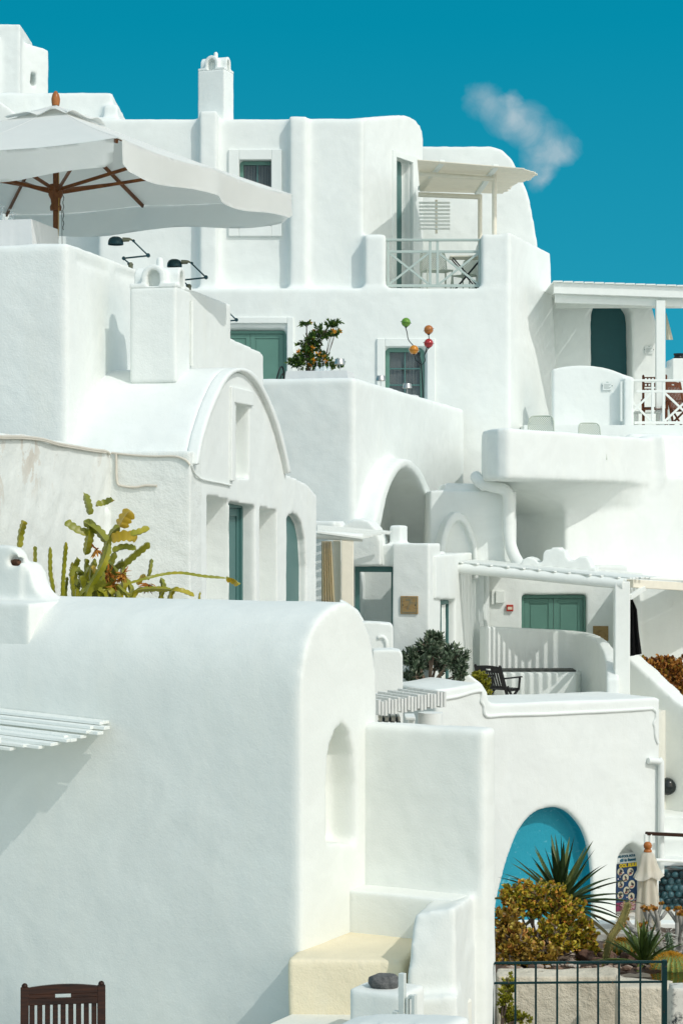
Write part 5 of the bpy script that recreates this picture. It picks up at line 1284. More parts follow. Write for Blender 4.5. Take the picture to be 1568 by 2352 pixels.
# teak chairs at the right
p = P(1503, 860, 48.01); fl = Zat(974, 46.48) - .02
slat_chair('teak_chair', 'red teak folding chair with pierced back behind the white terrace railing', (p.x, 48.01, fl), math.pi + R(-8), TEAKR, .1, 'teak chairs behind the white railing', True, True, hgt=p.z - fl - .0)
slat_chair('teak_chair', 'red teak chair half cut off by the right edge behind the white terrace railing', (Xat(1560, 48.34), 48.45, fl), math.pi + R(40), TEAKR, .25, 'teak chairs behind the white railing', False, True, hgt=p.z - fl - .12)
t = free('terrace_table', 'low white table between the teak chairs behind the white railing', 'table', (Xat(1492, 48.78), 48.89, fl)); part('tabletop', box(B(), -.4, .3, -.25, .25, .40, .44), WOODW, t, .01)
for sx in (-.32, .22): part('leg', box(B(), sx - .03, sx + .03, -.2, .2, 0, .40), WOODW, t, .01)
# terrace lounge chair
p = P(1120, 1526, 37.0); 
slat_chair('garden_armchair', 'black slatted armchair on the terrace beside the dark green shrub', (p.x + .12, 37.0, TERR), R(-38), BLACKW, .45, hgt=p.z - TERR, arms=True)
# black cloth
b = B(); pts = [(1447, 1368, 1452), (1447, 1400, 1463), (1447, 1450, 1467), (1446, 1508, 1474)]; grid = []
for j, (x0, y, x1) in enumerate(pts): grid.append([P(x0 + (x1 - x0) * i / 8, y - (6 * i / 8 if j == 3 else -8 * i / 8 if j == 0 else 0), 37.1) + Vector((0, .03 * math.sin(i * 1.7 + j * .3), 0)) for i in range(9)])
sheet(b, grid); thick(b, .012); top('black_cloth', b, paint('black_fabric', (.004, .004, .005), .95, .1, 0), 'black cloth hanging from the brace beside the white pergola post', 'cloth', smooth=60)
# boxes and alarm
Yd_ = Yd - .015
tX = free('meter_box', 'white electric meter box above the red alarm call point', 'box', (Xat(1148, Yd), Yd_, Zat(1385, Yd)))
part('case', box(B(), Xat(1137, Yd) - Xat(1148, Yd), Xat(1158, Yd) - Xat(1148, Yd), -.09, .02, 0, Zat(1357, Yd) - Zat(1385, Yd)), WOODW, tX, .012)
part('back_plate', box(B(), Xat(1128, Yd) - Xat(1148, Yd), Xat(1136, Yd) - Xat(1148, Yd), -.04, .02, -.03, Zat(1357, Yd) - Zat(1385, Yd)), WOODW, tX, .008)
tX = free('alarm_call_point', 'small red fire alarm call point beside the green double door', 'alarm', (Xat(1170, Yd), Yd_, Zat(1404, Yd)))
part('case', box(B(), -.068, .068, -.05, .02, 0, .13), paint('red_plastic', (.42, .03, .015), .4, .05, 0), tX, .008); part('glass_panel', box(B(), -.045, .045, -.054, -.049, .035, .09), paint('cream_plastic', (.72, .62, .48), .4, .03, 0), tX)
# ---- cables and pipes on the peeling wall
CAB = paint('dirty_white_cable', (.62, .58, .50), .6, .12, .002)
b = tube(B(), catmull([(uPw + .022, FK.sv(x, uPw), FK.sz(x, y, uPw)) for x, y in ((-30, 1000), (0, 1003), (40, 1003), (90, 1008), (130, 1019), (170, 1026), (205, 1032), (238, 1036), (248, 1043))], 6), .016, 8); tube(b, catmull([(uPw + .03, FK.sv(x, uPw), FK.sz(x, y + 4, uPw)) for x, y in ((-30, 1000), (0, 1003), (40, 1003), (90, 1008), (130, 1019), (170, 1026), (205, 1032), (238, 1036))], 6), .009, 8)
for v in b.verts: v.co = Vector((*FK.W(v.co.x, v.co.y), v.co.z))
top('wall_cable', b, CAB, 'bundle of white cables clipped along the top of the peeling wall', 'cable', smooth=60)
vv = van - .02
b = tube(B(), catmull([(FK.fu(x, vv), vv, FK.fz(x, y, vv)) for x, y in ((256, 1040), (300, 1045), (352, 1048), (400, 1048), (425, 1056), (436, 1068))], 6), .013, 8)
tube(b, catmull([(FK.fu(x, vv), vv, FK.fz(x, y, vv)) for x, y in ((267, 1040), (267, 1070), (269, 1108), (280, 1116), (310, 1119), (335, 1115), (360, 1116))], 6), .014, 8)
for v in b.verts: v.co = Vector((*FK.W(v.co.x, v.co.y), v.co.z))
top('annex_cable', b, CAB, 'white cable looping down the rough annex wall behind the climbing cactus', 'cable', smooth=60)
b = tube(B(), catmull([(uK + .02, FK.sv(x, uK), FK.sz(x, y, uK)) for x, y in ((437, 1068), (442, 1085), (455, 1098), (470, 1103), (500, 1109), (527, 1115))], 6), .011, 8)
for v in b.verts: v.co = Vector((*FK.W(v.co.x, v.co.y), v.co.z))
top('facade_cable', b, WOODW, 'thin white cable running across the gable below the slot window', 'cable', smooth=60)
b = B(); vj = van - .05; box(b, FK.fu(234, vj), FK.fu(247, vj), vj - .02, vj + .06, FK.fz(240, 1101, vj), FK.fz(240, 1075, vj)); 
for v in b.verts: v.co = Vector((*FK.W(v.co.x, v.co.y), v.co.z))
top('junction_box', b, GREYW, 'small grey junction box in the corner above the climbing cactus', 'box', bevel=.006)
vp2 = van - .12
b = tube(B(), catmull([(FK.fu(x, vp2 + d), vp2 + d, FK.fz(x, y, vp2)) for x, y, d in ((186, 1198, .1), (186, 1180, -.05), (200, 1168, -.1), (220, 1168, -.05), (236, 1180, 0), (238, 1205, .02), (238, 1290, .02), (238, 1420, .02))], 6), .085, 14)
for v in b.verts: v.co = Vector((*FK.W(v.co.x, v.co.y), v.co.z))
top('drain_bend', b, WOODW, 'thick white drain pipe bend behind the climbing cactus', 'pipe', smooth=60)
# ---- iron gate
Yg = 15.6
tGt = free('iron_gate', 'dark green iron gate of thin upright bars at the lower right corner', 'gate', (Xat(1330, Yg), Yg, ZE - 5.15))
def gp(px, py): return Vector((Xat(px, Yg) - Xat(1330, Yg), 0, Zat(py, Yg) - (ZE - 5.15)))
gz0 = .06
for x0, x1, yt in ((1123, 1134, 2212), (1519, 1531, 2206)): a, c_ = gp(x0, yt), gp(x1, yt); part('post', box(B(), a.x, c_.x, -.022, .022, 0, a.z), IRON, tGt, .004)
part('top_rail', bar(B(), gp(1134, 2213), gp(1519, 2210), .024, .018), IRON, tGt, .002); part('middle_rail', bar(B(), gp(1134, 2259), gp(1519, 2256), .018, .016), IRON, tGt, .002)
part('bottom_rail', bar(B(), Vector((gp(1134, 0).x, 0, gz0)), Vector((gp(1519, 0).x, 0, gz0)), .02, .02), IRON, tGt, .002)
for px in (1183, 1230, 1279, 1326, 1373, 1421, 1470): a = gp(px, 2212); part('bar', tube(B(), [a, Vector((a.x, 0, gz0))], .0085, 8), IRON, tGt, smooth=50)
a = gp(1117, 2240); part('hinge', lathe(B(), [(0, -.07), (.014, -.07), (.014, .07), (0, .07)], 10, a + Vector((.004, .0, 0))), IRON, tGt, smooth=40); part('hinge_strap', box(B(), a.x, gp(1124, 0).x, -.006, .006, a.z - .03, a.z + .03), IRON, tGt)
# ---- pool rules board inside the niche
us_ = uE - .33
tSg = thing('pool_rules_board', 'pool rules notice board with blue panel and picture discs in the arched niche', 'sign', FE, (us_, FE.sv(1440, us_), EZ))
def sq(px, py): return (FE.sv(px, us_), FE.sz(px, py, us_))
va_, vb_ = sq(1400, 1960)[0], sq(1480, 1960)[0]
def zz(py): return FE.sz(1440, py, us_)
def panel_(y0, y1, mat, nm): b = box(B(), us_ - .02, us_, va_, vb_, zz(y1), zz(y0)); return part(nm, b, mat, tSg)
m = N('sign_blue'); a = m.noise(6, 3); m.base(m.mix(a, (.007, .045, .13), (.003, .02, .06))); m.set(Roughness=.35)
wp = panel_(1960, 1983, paint('sign_white', (.62, .66, .66), .4, .02, 0), 'hours_panel'); bp = panel_(1983, 2072, m.m, 'rules_panel'); rp_ = panel_(2072, 2092, paint('sign_maroon', (.20, .02, .07), .4, .05, 0), 'warning_panel')
vm = (va_ + vb_) / 2
def sgn_text(txt, px, py, hpx, mat, nm, par, bold=0, shear=0):
    v_, z_ = sq(px, py); sc_ = hpx / F * FE.sY(px, us_) / .72
    M = Matrix.Translation((us_ + .003, v_, z_)) @ Matrix(((0, 0, 1, 0), (1, 0, 0, 0), (0, 1, 0, 0), (0, 0, 0, 1))) 
    sub(nm, text_bm(txt, sc_, .0015, M, bold=bold, shear=shear), mat, par, tSg)
TEAL = paint('sign_teal_ink', (.01, .10, .16), .5, .02, 0); YEL = paint('sign_yellow', (.75, .55, .02), .5, .02, 0); PINK = paint('sign_pale_ink', (.60, .52, .52), .5, .02, 0)
sgn_text('NG-POOL HOURS', 1440, 1967, 5.0, TEAL, 'hours_heading', wp, .004); sgn_text(':00 to Sunset', 1441, 1976, 6.2, TEAL, 'hours_text', wp, .005)
sgn_text('OOL RULES', 1443, 1988, 7.5, YEL, 'rules_heading', bp, .006, .1); sgn_text('O LIFEGUARD', 1447, 2077, 6.6, PINK, 'warning_text', rp_); sgn_text('AT HAND!!', 1446, 2086, 6.6, PINK, 'warning_text', rp_)
DISC = islands('picture_disc', [(0, (.42, .40, .30)), (1, (.52, .48, .36))], .5); SKET = paint('picture_ink', (.05, .05, .06), .6, .2, 0); SKR = paint('picture_red', (.30, .05, .06), .6, .2, 0)
for (px, py, r_) in ((1424, 2003, 9), (1447, 2003, 9.5), (1436, 2017, 9), (1425, 2032, 9), (1450, 2032, 10), (1438, 2046, 9), (1424, 2057, 9), (1449, 2060, 9.5)):
    v_, z_ = sq(px, py); rr = r_ / F * 33.6
    M = Matrix.Translation((us_ + .001, v_, z_)) @ Matrix.Rotation(R(90), 4, 'Y')
    d_ = part('picture_disc', lathe(B(), [(0, .003), (rr, .003), (rr, -.002), (0, -.002)], 22, M=M), DISC, tSg)
    b = B()
    q0 = Vector((us_ + .006, v_, z_))
    def o2(a, c_): return q0 + Vector((0, a * rr, c_ * rr))
    for _ in range(3): a0 = random.uniform(-.5, .3); bar(b, o2(a0, random.uniform(-.3, .4)), o2(a0 + random.uniform(.2, .5), random.uniform(-.5, .2)), .03, .004, (1, 0, 0))
    lathe(b, [(0, .002), (rr * .2, .002), (rr * .2, -.002), (0, -.002)], 10, M=Matrix.Translation(o2(random.uniform(-.2, .2), .35)) @ Matrix.Rotation(R(90), 4, 'Y')); sub('swimmer_sketch', b, SKET, d_, tSg)
    b = B()
    for q in range(2): bar(b, o2(-.6 + .1 * q, -.55 - .14 * q), o2(.5 - .1 * q, -.4 - .14 * q), .008, .004, (1, 0, 0))
    sub('caption_lines', b, SKR, d_, tSg)
b = B()
for k in range(16):
    v_, z_ = sq(random.uniform(1418, 1468), random.uniform(1996, 2068)); lathe(b, [(0, .002), (.012, .002), (.012, -.001), (0, -.001)], 8, M=Matrix.Translation((us_ + .001, v_, z_)) @ Matrix.Rotation(R(90), 4, 'Y'))
part('bubbles', b, PINK, tSg)
# ---- closed parasol
PARC = cloth('parasol_cream', (.93, .89, .79), .12); Yc = 31.6; cpx = Xat(1487, Yc); tCp = free('closed_parasol', 'closed cream parasol with round wooden finial beside the pool rules board', 'parasol', (cpx, Yc, ZE - 7))
zt_ = Zat(1958, Yc) - (ZE - 7)
b = lathe(B(), [(0, .16), (.03, .158), (.058, .135), (.068, .10), (.060, .065), (.045, .045), (.062, .03), (.066, .0), (0, 0)], 20, (0, 0, zt_ + .005)); part('finial', b, woodmat('orange_finial', (.34, .11, .025), (.46, .17, .05), .25, (5, 5, 5)), tCp, smooth=50)
def pleat(rows, n, amp, seed):
    g_ = []
    for (r0, z_, f) in rows: g_.append([Vector(((r0 * (1 + amp * f * (math.sin(i / n * 2 * math.pi * 7 + seed) + .5 * math.sin(i / n * 2 * math.pi * 3 + 2 * seed)))) * math.cos(2 * math.pi * i / n), (r0 * (1 + amp * f * (math.sin(i / n * 2 * math.pi * 7 + seed) + .5 * math.sin(i / n * 2 * math.pi * 3 + 2 * seed)))) * math.sin(2 * math.pi * i / n), z_ + .03 * f * math.sin(i / n * 2 * math.pi * 4 + seed))) for i in range(n + 1)])
    return g_
b = sheet(B(), pleat([(.05, zt_ + .01, 0), (.10, zt_ - .03, .1), (.13, zt_ - .15, .4), (.16, zt_ - .28, .8), (.215, zt_ - .40, 1.1)], 70, .16, 1.0)); thick(b, .006); part('top_skirt', b, PARC, tCp, smooth=70)
b = sheet(B(), pleat([(.10, zt_ - .06, .2), (.13, zt_ - .4, .8), (.165, zt_ - .8, 1.2), (.19, zt_ - 1.3, 1.3), (.20, zt_ - 1.7, 1.4)], 70, .15, 2.2)); thick(b, .006); part('canopy', b, PARC, tCp, smooth=70)
part('pole', lathe(B(), [(0, 0), (.03, 0), (.03, zt_), (0, zt_)], 12), OAK, tCp, smooth=40)
# =====================================================================  plants
def rv(): 
    while True:
        v = Vector((random.uniform(-1, 1), random.uniform(-1, 1), random.uniform(-1, 1)))
        if .05 < v.length < 1: return v
def leaf(bm, p, d, L, w, shape='lance', fold=.25, bend=.15):
    d = d.normalized(); s = d.cross(rv()); 
    if s.length < 1e-3: s = d.orthogonal()
    s.normalize(); n = s.cross(d)
    prof = {'lance': ((0, .12), (.35, 1), (.7, .8), (1, 0)), 'round': ((0, .25), (.3, .85), (.65, 1), (.9, .65), (1, .2)), 'tri': ((0, .5), (.5, 1), (1, 0))}[shape]
    mid = []; lt = []; rt = []
    for t, k in prof:
        c = p + d * (L * t) - n * (bend * L * t * t); mid.append(bm.verts.new(c))
        lt.append(bm.verts.new(c + s * (w / 2 * k) + n * (fold * w * k))); rt.append(bm.verts.new(c - s * (w / 2 * k) + n * (fold * w * k)))
    for i in range(len(prof) - 1):
        bm.faces.new((mid[i], mid[i+1], lt[i+1], lt[i])); bm.faces.new((mid[i], rt[i], rt[i+1], mid[i+1]))
def bush(name, label, cat, base, blobs, per, L, w, shape, mat, stem_mat, droop=0, stem_r=.012, group=None, up=.5, fold=.25, flower=None, L_var=.3, fname='foliage', rough_edge=.35):
    """blobs: (centre, radii, tips); twigs run from the base to every tip, leaves in rosettes"""
    base = Vector(base); t = free(name, label, cat, base, 0, group); lf = B(); st = B()
    for c, rad, n in blobs:
        c = Vector(c)
        fork = base.lerp(c, .55); fork.z = min(fork.z, c.z - rad[2] * .2)
        subs = [c + Vector((q.x * rad[0], q.y * rad[1], q.z * rad[2])) * .55 for q in [rv() for _ in range(max(3, n // 14))]]
        for s_ in subs: tube(st, [x - base for x in catmull([base, fork + rv() * .03, s_], 3)], [stem_r * (1.2 - .9 * i / 6) for i in range(7)], 5, False)
        for _ in range(n):
            q = rv().normalized(); rr = (random.random() ** .35) * (1 + rough_edge * noise.noise(q * 2.3 + c))
            p = c + Vector((q.x * rad[0], q.y * rad[1], q.z * rad[2])) * rr
            near = min(subs, key=lambda s__: (s__ - p).length)
            mid = near.lerp(p, .5) + rv() * .03 * L / .05
            tube(st, [near - base, mid - base, p - base], [stem_r * .35, stem_r * .28, stem_r * .18], 4, False)
            o = (p - c).normalized() * .6 + Vector((0, 0, up)) + rv() * .4
            for k in range(per):
                dd = o.normalized() + rv() * 1.0; ll = L * random.uniform(1 - L_var, 1 + L_var)
                leaf(lf, p - base - o.normalized() * random.uniform(0, L * 1.4) + rv() * L * .15, dd - Vector((0, 0, droop)), ll, w * ll / L, shape, fold)
            if flower and random.random() < flower[1]:
                fl = B()
                for k in range(9): leaf(fl, p - base + o.normalized() * .02, o.normalized() + rv() * 1.2, flower[2], flower[2] * .5, 'lance')
                part('flower', fl, flower[0], t)
    for nm, bm_, mt in (('stems', st, stem_mat), (fname, lf, mat)): part(nm, bm_, mt, t)
    return t
BARK = paint('pale_bark', (.20, .15, .11), .85, .2, .004, 30); BARKD = paint('dark_bark', (.09, .06, .045), .85, .2, .004, 30)
SUCC = islands('jade_leaves', [(0, (.07, .08, .008)), (.3, (.28, .25, .02)), (.65, (.54, .42, .04)), (.85, (.58, .33, .05)), (1, (.54, .20, .05))], .38, .04)
SUCR = islands('red_jade_leaves', [(0, (.11, .07, .012)), (.35, (.34, .20, .03)), (.7, (.46, .36, .06)), (1, (.50, .20, .06))], .4, .04)
SHRUB = islands('dark_shrub_leaves', [(0, (.03, .055, .03)), (.5, (.09, .135, .08)), (.85, (.20, .25, .17)), (1, (.34, .38, .28))], .35, .1)
LEAFY = islands('glossy_green_leaves', [(0, (.012, .045, .008)), (.6, (.06, .13, .018)), (1, (.16, .24, .03))], .4, .15)
YELL = islands('lime_leaves', [(0, (.10, .12, .01)), (.6, (.28, .27, .015)), (1, (.40, .36, .04))], .5, .15)
RUST = islands('rust_leaves', [(0, (.08, .03, .008)), (.4, (.34, .12, .02)), (.8, (.52, .24, .05)), (1, (.26, .20, .02))], .5, .12)
ORANGE = islands('orange_petals', [(0, (.62, .22, .01)), (1, (.80, .42, .06))], .5, .2)
SWORD = islands('sword_leaves', [(0, (.03, .065, .025)), (.5, (.11, .17, .05)), (1, (.36, .40, .14))], .35, .05)
AGAVE = islands('agave_leaves', [(0, (.06, .11, .03)), (.5, (.17, .24, .06)), (1, (.40, .42, .12))], .35, .05)
def pb(px, py, Y, rx, ry, n, rz=None): k = Y / F; return (P(px, py, Y), (rx * k, (rz or rx) * k, ry * k), n)
# flowering shrub on the restaurant terrace
base = P(712, 862, 39.6); base.z = JF + .4
bush('flowering_shrub', 'green potted shrub with orange flowers in front of the upper house wall', 'shrub', base, [pb(715, 825, 39.6, 42, 30, 90), pb(708, 790, 39.6, 28, 26, 60), pb(738, 762, 39.5, 26, 20, 46), pb(766, 742, 39.5, 20, 10, 22), pb(700, 742, 39.5, 16, 5, 8), pb(680, 830, 39.6, 22, 14, 24), pb(752, 835, 39.5, 34, 14, 30), pb(768, 765, 39.5, 14, 8, 10)], 13, .075, .026, 'lance', LEAFY, BARKD, 0, .01, up=.3, flower=(ORANGE, .085, .075))
t = free('planter_pot', 'terracotta planter under the orange flowering shrub', 'pot', (base.x, base.y, JF)); part('body', lathe(B(), [(0, 0), (.2, 0), (.27, .4), (.29, .42), (.29, .46), (.25, .46), (.24, .42), (0, .42)], 20), paint('terracotta', (.30, .12, .06), .8, .1, .003), t, smooth=40)
# dark shrub in the planter
base = P(985, 1592, 34.3)
bush('planter_shrub', 'dark green leafy shrub with bare stems growing from the white planter', 'shrub', base, [pb(952, 1508, 34.3, 32, 24, 60), pb(990, 1488, 34.3, 36, 26, 64), pb(998, 1462, 34.3, 22, 14, 26), pb(1035, 1508, 34.2, 36, 26, 64), pb(948, 1550, 34.3, 26, 24, 44), pb(1056, 1540, 34.2, 20, 22, 34), pb(1012, 1574, 34.2, 46, 11, 34), pb(966, 1578, 34.2, 28, 10, 22), pb(1000, 1525, 34.5, 40, 20, 26)], 13, .10, .036, 'lance', SHRUB, BARK, -.1, .020, up=.5)
base = P(1106, 1612, 35.3)
bush('lime_plant', 'small lime green plant between the shrub and the black armchair', 'plant', base, [pb(1100, 1552, 35.3, 16, 9, 26), pb(1112, 1572, 35.3, 14, 12, 26), pb(1118, 1592, 35.2, 9, 9, 12)], 14, .06, .035, 'round', YELL, BARKD, 0, .008)
# rust coloured bush right edge
base = P(1540, 1640, 38.9)
bush('rust_bush', 'rust coloured succulent bush behind the sloping white stair wall', 'bush', base, [pb(1485, 1530, 38.6, 28, 20, 60), pb(1530, 1530, 38.8, 36, 24, 110), pb(1575, 1560, 38.8, 40, 50, 170), pb(1548, 1585, 38.6, 36, 36, 110), pb(1510, 1560, 38.6, 30, 25, 70), pb(1600, 1540, 38.9, 40, 36, 60)], 12, .07, .045, 'round', RUST, BARKD, 0, .012, up=.6)
# jade bush behind the gate
base = P(1240, 2230, 20.9); base.z = gz(base.x, base.y)
tj = bush('jade_bush', 'large round succulent bush with yellow green and russet leaves behind the iron gate', 'bush', base, [pb(1215, 2070, 21.0, 58, 40, 105), pb(1285, 2085, 21.0, 55, 42, 105), pb(1330, 2145, 21.0, 42, 42, 90), pb(1270, 2150, 20.7, 66, 45, 110), pb(1178, 2055, 21.0, 34, 30, 50), pb(1345, 2185, 21.0, 28, 28, 44), pb(1240, 2040, 21.0, 70, 18, 30)], 13, .044, .034, 'round', SUCC, BARK, 0, .012, up=.55)
base = P(1200, 2236, 20.4); base.z = gz(base.x, base.y)
bush('russet_bush', 'russet succulent bush against the white wall edge behind the iron gate', 'bush', base, [pb(1165, 2115, 20.5, 30, 42, 80), pb(1180, 2165, 20.3, 44, 40, 100), pb(1240, 2195, 20.2, 46, 30, 86), pb(1165, 2215, 20.2, 26, 26, 40), pb(1172, 2245, 19.9, 26, 16, 26)], 13, .046, .035, 'round', SUCR, BARK, 0, .011, up=.5)
base = P(1150, 2360, 18.7)
bush('spekboom', 'thin lime green succulent trailing in front of the sand coloured planter', 'plant', base, [pb(1162, 2290, 18.8, 22, 26, 40), pb(1170, 2330, 18.8, 26, 22, 44), pb(1200, 2338, 18.7, 22, 12, 22), pb(1165, 2255, 18.9, 18, 18, 22)], 11, .030, .020, 'round', YELL, BARKD, 0, .006)
# sword leaf rosettes
def rosette(name, label, cat, ctr, n, L, w, mat, up=1.0, spread=1.0, base_h=0, ph0=0, dead=0, curl=.25):
    t = free(name, label, cat, ctr); lf = B(); dd_ = B()
    for k in range(n):
        f = k / n; el_ = R(88) * (1 - f ** .85 * spread) + random.uniform(-.08, .08); az_ = k * 2.399 + ph0
        d = Vector((math.cos(az_) * math.cos(el_), math.sin(az_) * math.cos(el_), math.sin(el_) * up)).normalized(); LL = L * random.uniform(.78, 1.05) * (.8 + .2 * f)
        s = d.cross(Vector((0, 0, 1))); s.normalize(); nn = s.cross(d); bm_ = dd_ if (dead and f > 1 - dead) else lf
        rows = []; m_ = 9
        for i in range(m_):
            q = i / (m_ - 1); ww = w * (.55 + .45 * math.sin(min(1, q * 1.6 + .25) * math.pi * .5)) * (1 - q ** 2.2) + .001
            sag = curl * (1.3 if bm_ is dd_ else 1) * LL * q * q * max(0, math.cos(el_))
            c = Vector((0, 0, base_h)) + d * (LL * q + .03) - Vector((0, 0, sag))
            rows.append([bm_.verts.new(c + s * ww * .5 + nn * ww * .28), bm_.verts.new(c), bm_.verts.new(c - s * ww * .5 + nn * ww * .28)])
        for i in range(m_ - 1):
            for j in range(2): bm_.faces.new((rows[i][j], rows[i][j+1], rows[i+1][j+1], rows[i+1][j]))
    for b_, nm, mt in ((lf, 'leaves', mat), (dd_, 'dry_leaves', YSTR)):
        if len(b_.verts): thick(b_, .005); part(nm, b_, mt, t, smooth=70)
        else: b_.free()
    return t
YSTR = islands('dry_sword_leaves', [(0, (.14, .12, .045)), (1, (.36, .30, .14))], .6)
yc = P(1288, 2085, 21.8); g0 = gz(yc.x, yc.y)
t = rosette('yucca', 'tall spiky yucca in front of the turquoise grotto arch', 'yucca', (yc.x, yc.y, g0), 58, 1.06, .088, SWORD, base_h=yc.z - g0, spread=1.12, dead=.14)
part('trunk', tube(B(), [(0, 0, 0), (.02, 0, (yc.z - g0) * .5), (0, 0, yc.z - g0 + .1)], [.07, .06, .05], 12), BARKD, t, smooth=60)
ac = P(1478, 2208, 20.2); ac.z = gz(ac.x, ac.y) + .02
rosette('agave', 'green agave rosette with yellow edged leaves behind the right gate post', 'agave', ac, 30, .58, .075, AGAVE, base_h=.02, spread=1.0, ph0=1, curl=.12)
# leaning column cactus
def ribbed(bm, pts, r, ribs=6, depth=.28, n=None):
    pts = catmull(pts, 8); m_ = ribs * 4; rings = []
    ref = Vector((1, 0, 0))
    for i, p in enumerate(pts):
        t_ = (pts[min(i+1, len(pts)-1)] - pts[max(i-1, 0)]).normalized(); ref = (ref - t_ * ref.dot(t_)).normalized(); bn = t_.cross(ref); q = i / (len(pts) - 1); e = r * (1 - max(0, (q - .93) / .07) ** 2 * .95) * (.92 + .08 * math.sin(q * 3))
        rings.append([bm.verts.new(p + (ref * math.cos(2*math.pi*k/m_) + bn * math.sin(2*math.pi*k/m_)) * e * (1 - depth * .5 + depth * .5 * math.cos(ribs * 2 * math.pi * k / m_))) for k in range(m_)])
    for a, c_ in zip(rings, rings[1:]):
        for k in range(m_): bm.faces.new((a[k], a[(k+1) % m_], c_[(k+1) % m_], c_[k]))
    bm.faces.new(rings[0][::-1]); bm.faces.new(rings[-1]); return pts, rings
CACT = N('olive_cactus_skin'); a = CACT.noise(7, 5); CACT.base(CACT.ramp(a, [(.35, (.10, .10, .02)), (.65, (.30, .25, .07))])); CACT.set(Roughness=.6); CACT = CACT.m
SPINE = islands('straw_spines', [(0, (.30, .19, .06)), (1, (.62, .50, .26))], .5); GOLD = islands('golden_spines', [(0, (.45, .20, .01)), (.6, (.68, .36, .02)), (1, (.80, .55, .10))], .5, .1)
cb = P(1386, 2186, 20.6); cb.z = gz(cb.x, cb.y)
t = free('column_cactus', 'leaning yellow green column cactus in front of the pool rules niche', 'cactus', cb)
b = B(); pts, rings = ribbed(b, [Vector((0, 0, 0))] + [P(x, y, 20.6) - cb for x, y in ((1400, 2160), (1420, 2128), (1434, 2100), (1443, 2072))], .042, 5); part('stem', b, CACT, t, smooth=60)
b = B()
for ring in rings if False else []: pass
for i in range(2, len(pts)):
    for k in range(5):
        a_ = 2 * math.pi * k / 5; q = pts[i] + Vector((math.cos(a_), math.sin(a_) * .9, 0)) * .040
        for _ in range(3): bar(b, q, q + (Vector((math.cos(a_), math.sin(a_), 0)) + rv() * .8) * .022, .0022, .0022)
part('spines', b, SPINE, t)['kind'] = 'stuff'
# golden barrel cacti
def barrel(label, ctr, r, hgt, nsp):
    ctr = Vector(ctr); t = free('barrel_cactus', label, 'cactus', ctr, 0, 'golden barrel cacti'); b = B(); ribs = 22; m_ = ribs * 4; rings = []
    for j in range(15):
        th = math.pi * (.04 + .88 * j / 14); rings.append([b.verts.new(Vector((math.sin(th) * r * (1 - .06 + .06 * math.cos(ribs * 2 * math.pi * k / m_)) * math.cos(2*math.pi*k/m_), math.sin(th) * r * (1 - .06 + .06 * math.cos(ribs * 2 * math.pi * k / m_)) * math.sin(2*math.pi*k/m_), hgt * .5 + hgt * .56 * math.cos(th)))) for k in range(m_)])
    for a, c_ in zip(rings, rings[1:]):
        for k in range(m_): b.faces.new((a[k], c_[k], c_[(k+1) % m_], a[(k+1) % m_]))
    b.faces.new(rings[0]); part('body', b, AGAVE, t, smooth=60)
    b = B()
    for k in range(ribs):
        a_ = 2 * math.pi * k / ribs
        for j in range(nsp):
            th = math.pi * (.03 + .72 * j / nsp); q = Vector((math.sin(th) * r * math.cos(a_), math.sin(th) * r * math.sin(a_), hgt * .5 + hgt * .56 * math.cos(th))); nn = Vector((math.sin(th) * math.cos(a_), math.sin(th) * math.sin(a_), math.cos(th)))
            for _ in range(6):
                d = (nn * .8 + rv() * .8).normalized(); L_ = r * random.uniform(.10, .20); s = d.orthogonal().normalized() * .0028; v3 = [b.verts.new(q + s), b.verts.new(q - s), b.verts.new(q + d * L_)]; b.faces.new(v3)
                s2 = d.cross(s).normalized() * .0028; v3 = [b.verts.new(q + s2), b.verts.new(q - s2), b.verts.new(q + d * L_)]; b.faces.new(v3)
    part('spines', b, GOLD, t)['kind'] = 'stuff'
p = P(1540, 2268, 19.6); p.z = gz(p.x, p.y) + .0; barrel('golden barrel cactus beside the right gate post', P(1542, 2266, 19.7), .20, .30, 17)
p = P(1428, 2192, 21.6); barrel('low golden barrel cactus between the column cactus and the agave', P(1428, 2193, 21.6), .185, .15, 13)
# euphorbia with pale branches and flower heads
EUPB = paint('pale_grey_branch', (.34, .33, .30), .7, .15, .003, 20); HEAD = islands('orange_green_heads', [(0, (.16, .13, .015)), (.5, (.38, .20, .02)), (1, (.45, .17, .04))], .5)
eb = P(1535, 2185, 21.2); eb.z = gz(eb.x, eb.y)
t = free('branching_euphorbia', 'leafless pale branched succulent with orange tips in front of the closed parasol', 'succulent', eb); b = B()
def grow(p, d, L, r, lev):
    q = p + d * L; tube(b, [p, p.lerp(q, .5) + rv() * L * .08, q], [r, r * .92, r * .86], 8, True)
    if lev == 0:
        hd_ = B()
        for k in range(9): leaf(hd_, q, d * .8 + rv(), r * 2.1, r * 1.7, 'round')
        part('tip', hd_, HEAD, t)
        return
    for k in range(random.choice((2, 2, 3))):
        dd = (d + rv() * .75 + Vector((0, 0, .18))).normalized(); grow(q, dd, L * random.uniform(.68, .9), r * .80, lev - 1)
for k in range(6): a_ = k * 1.05; grow(Vector((0, 0, 0)), Vector((math.cos(a_) * .8, math.sin(a_) * .5, .8)).normalized(), .27, .034, 2)
part('branches', b, EUPB, t, smooth=60)
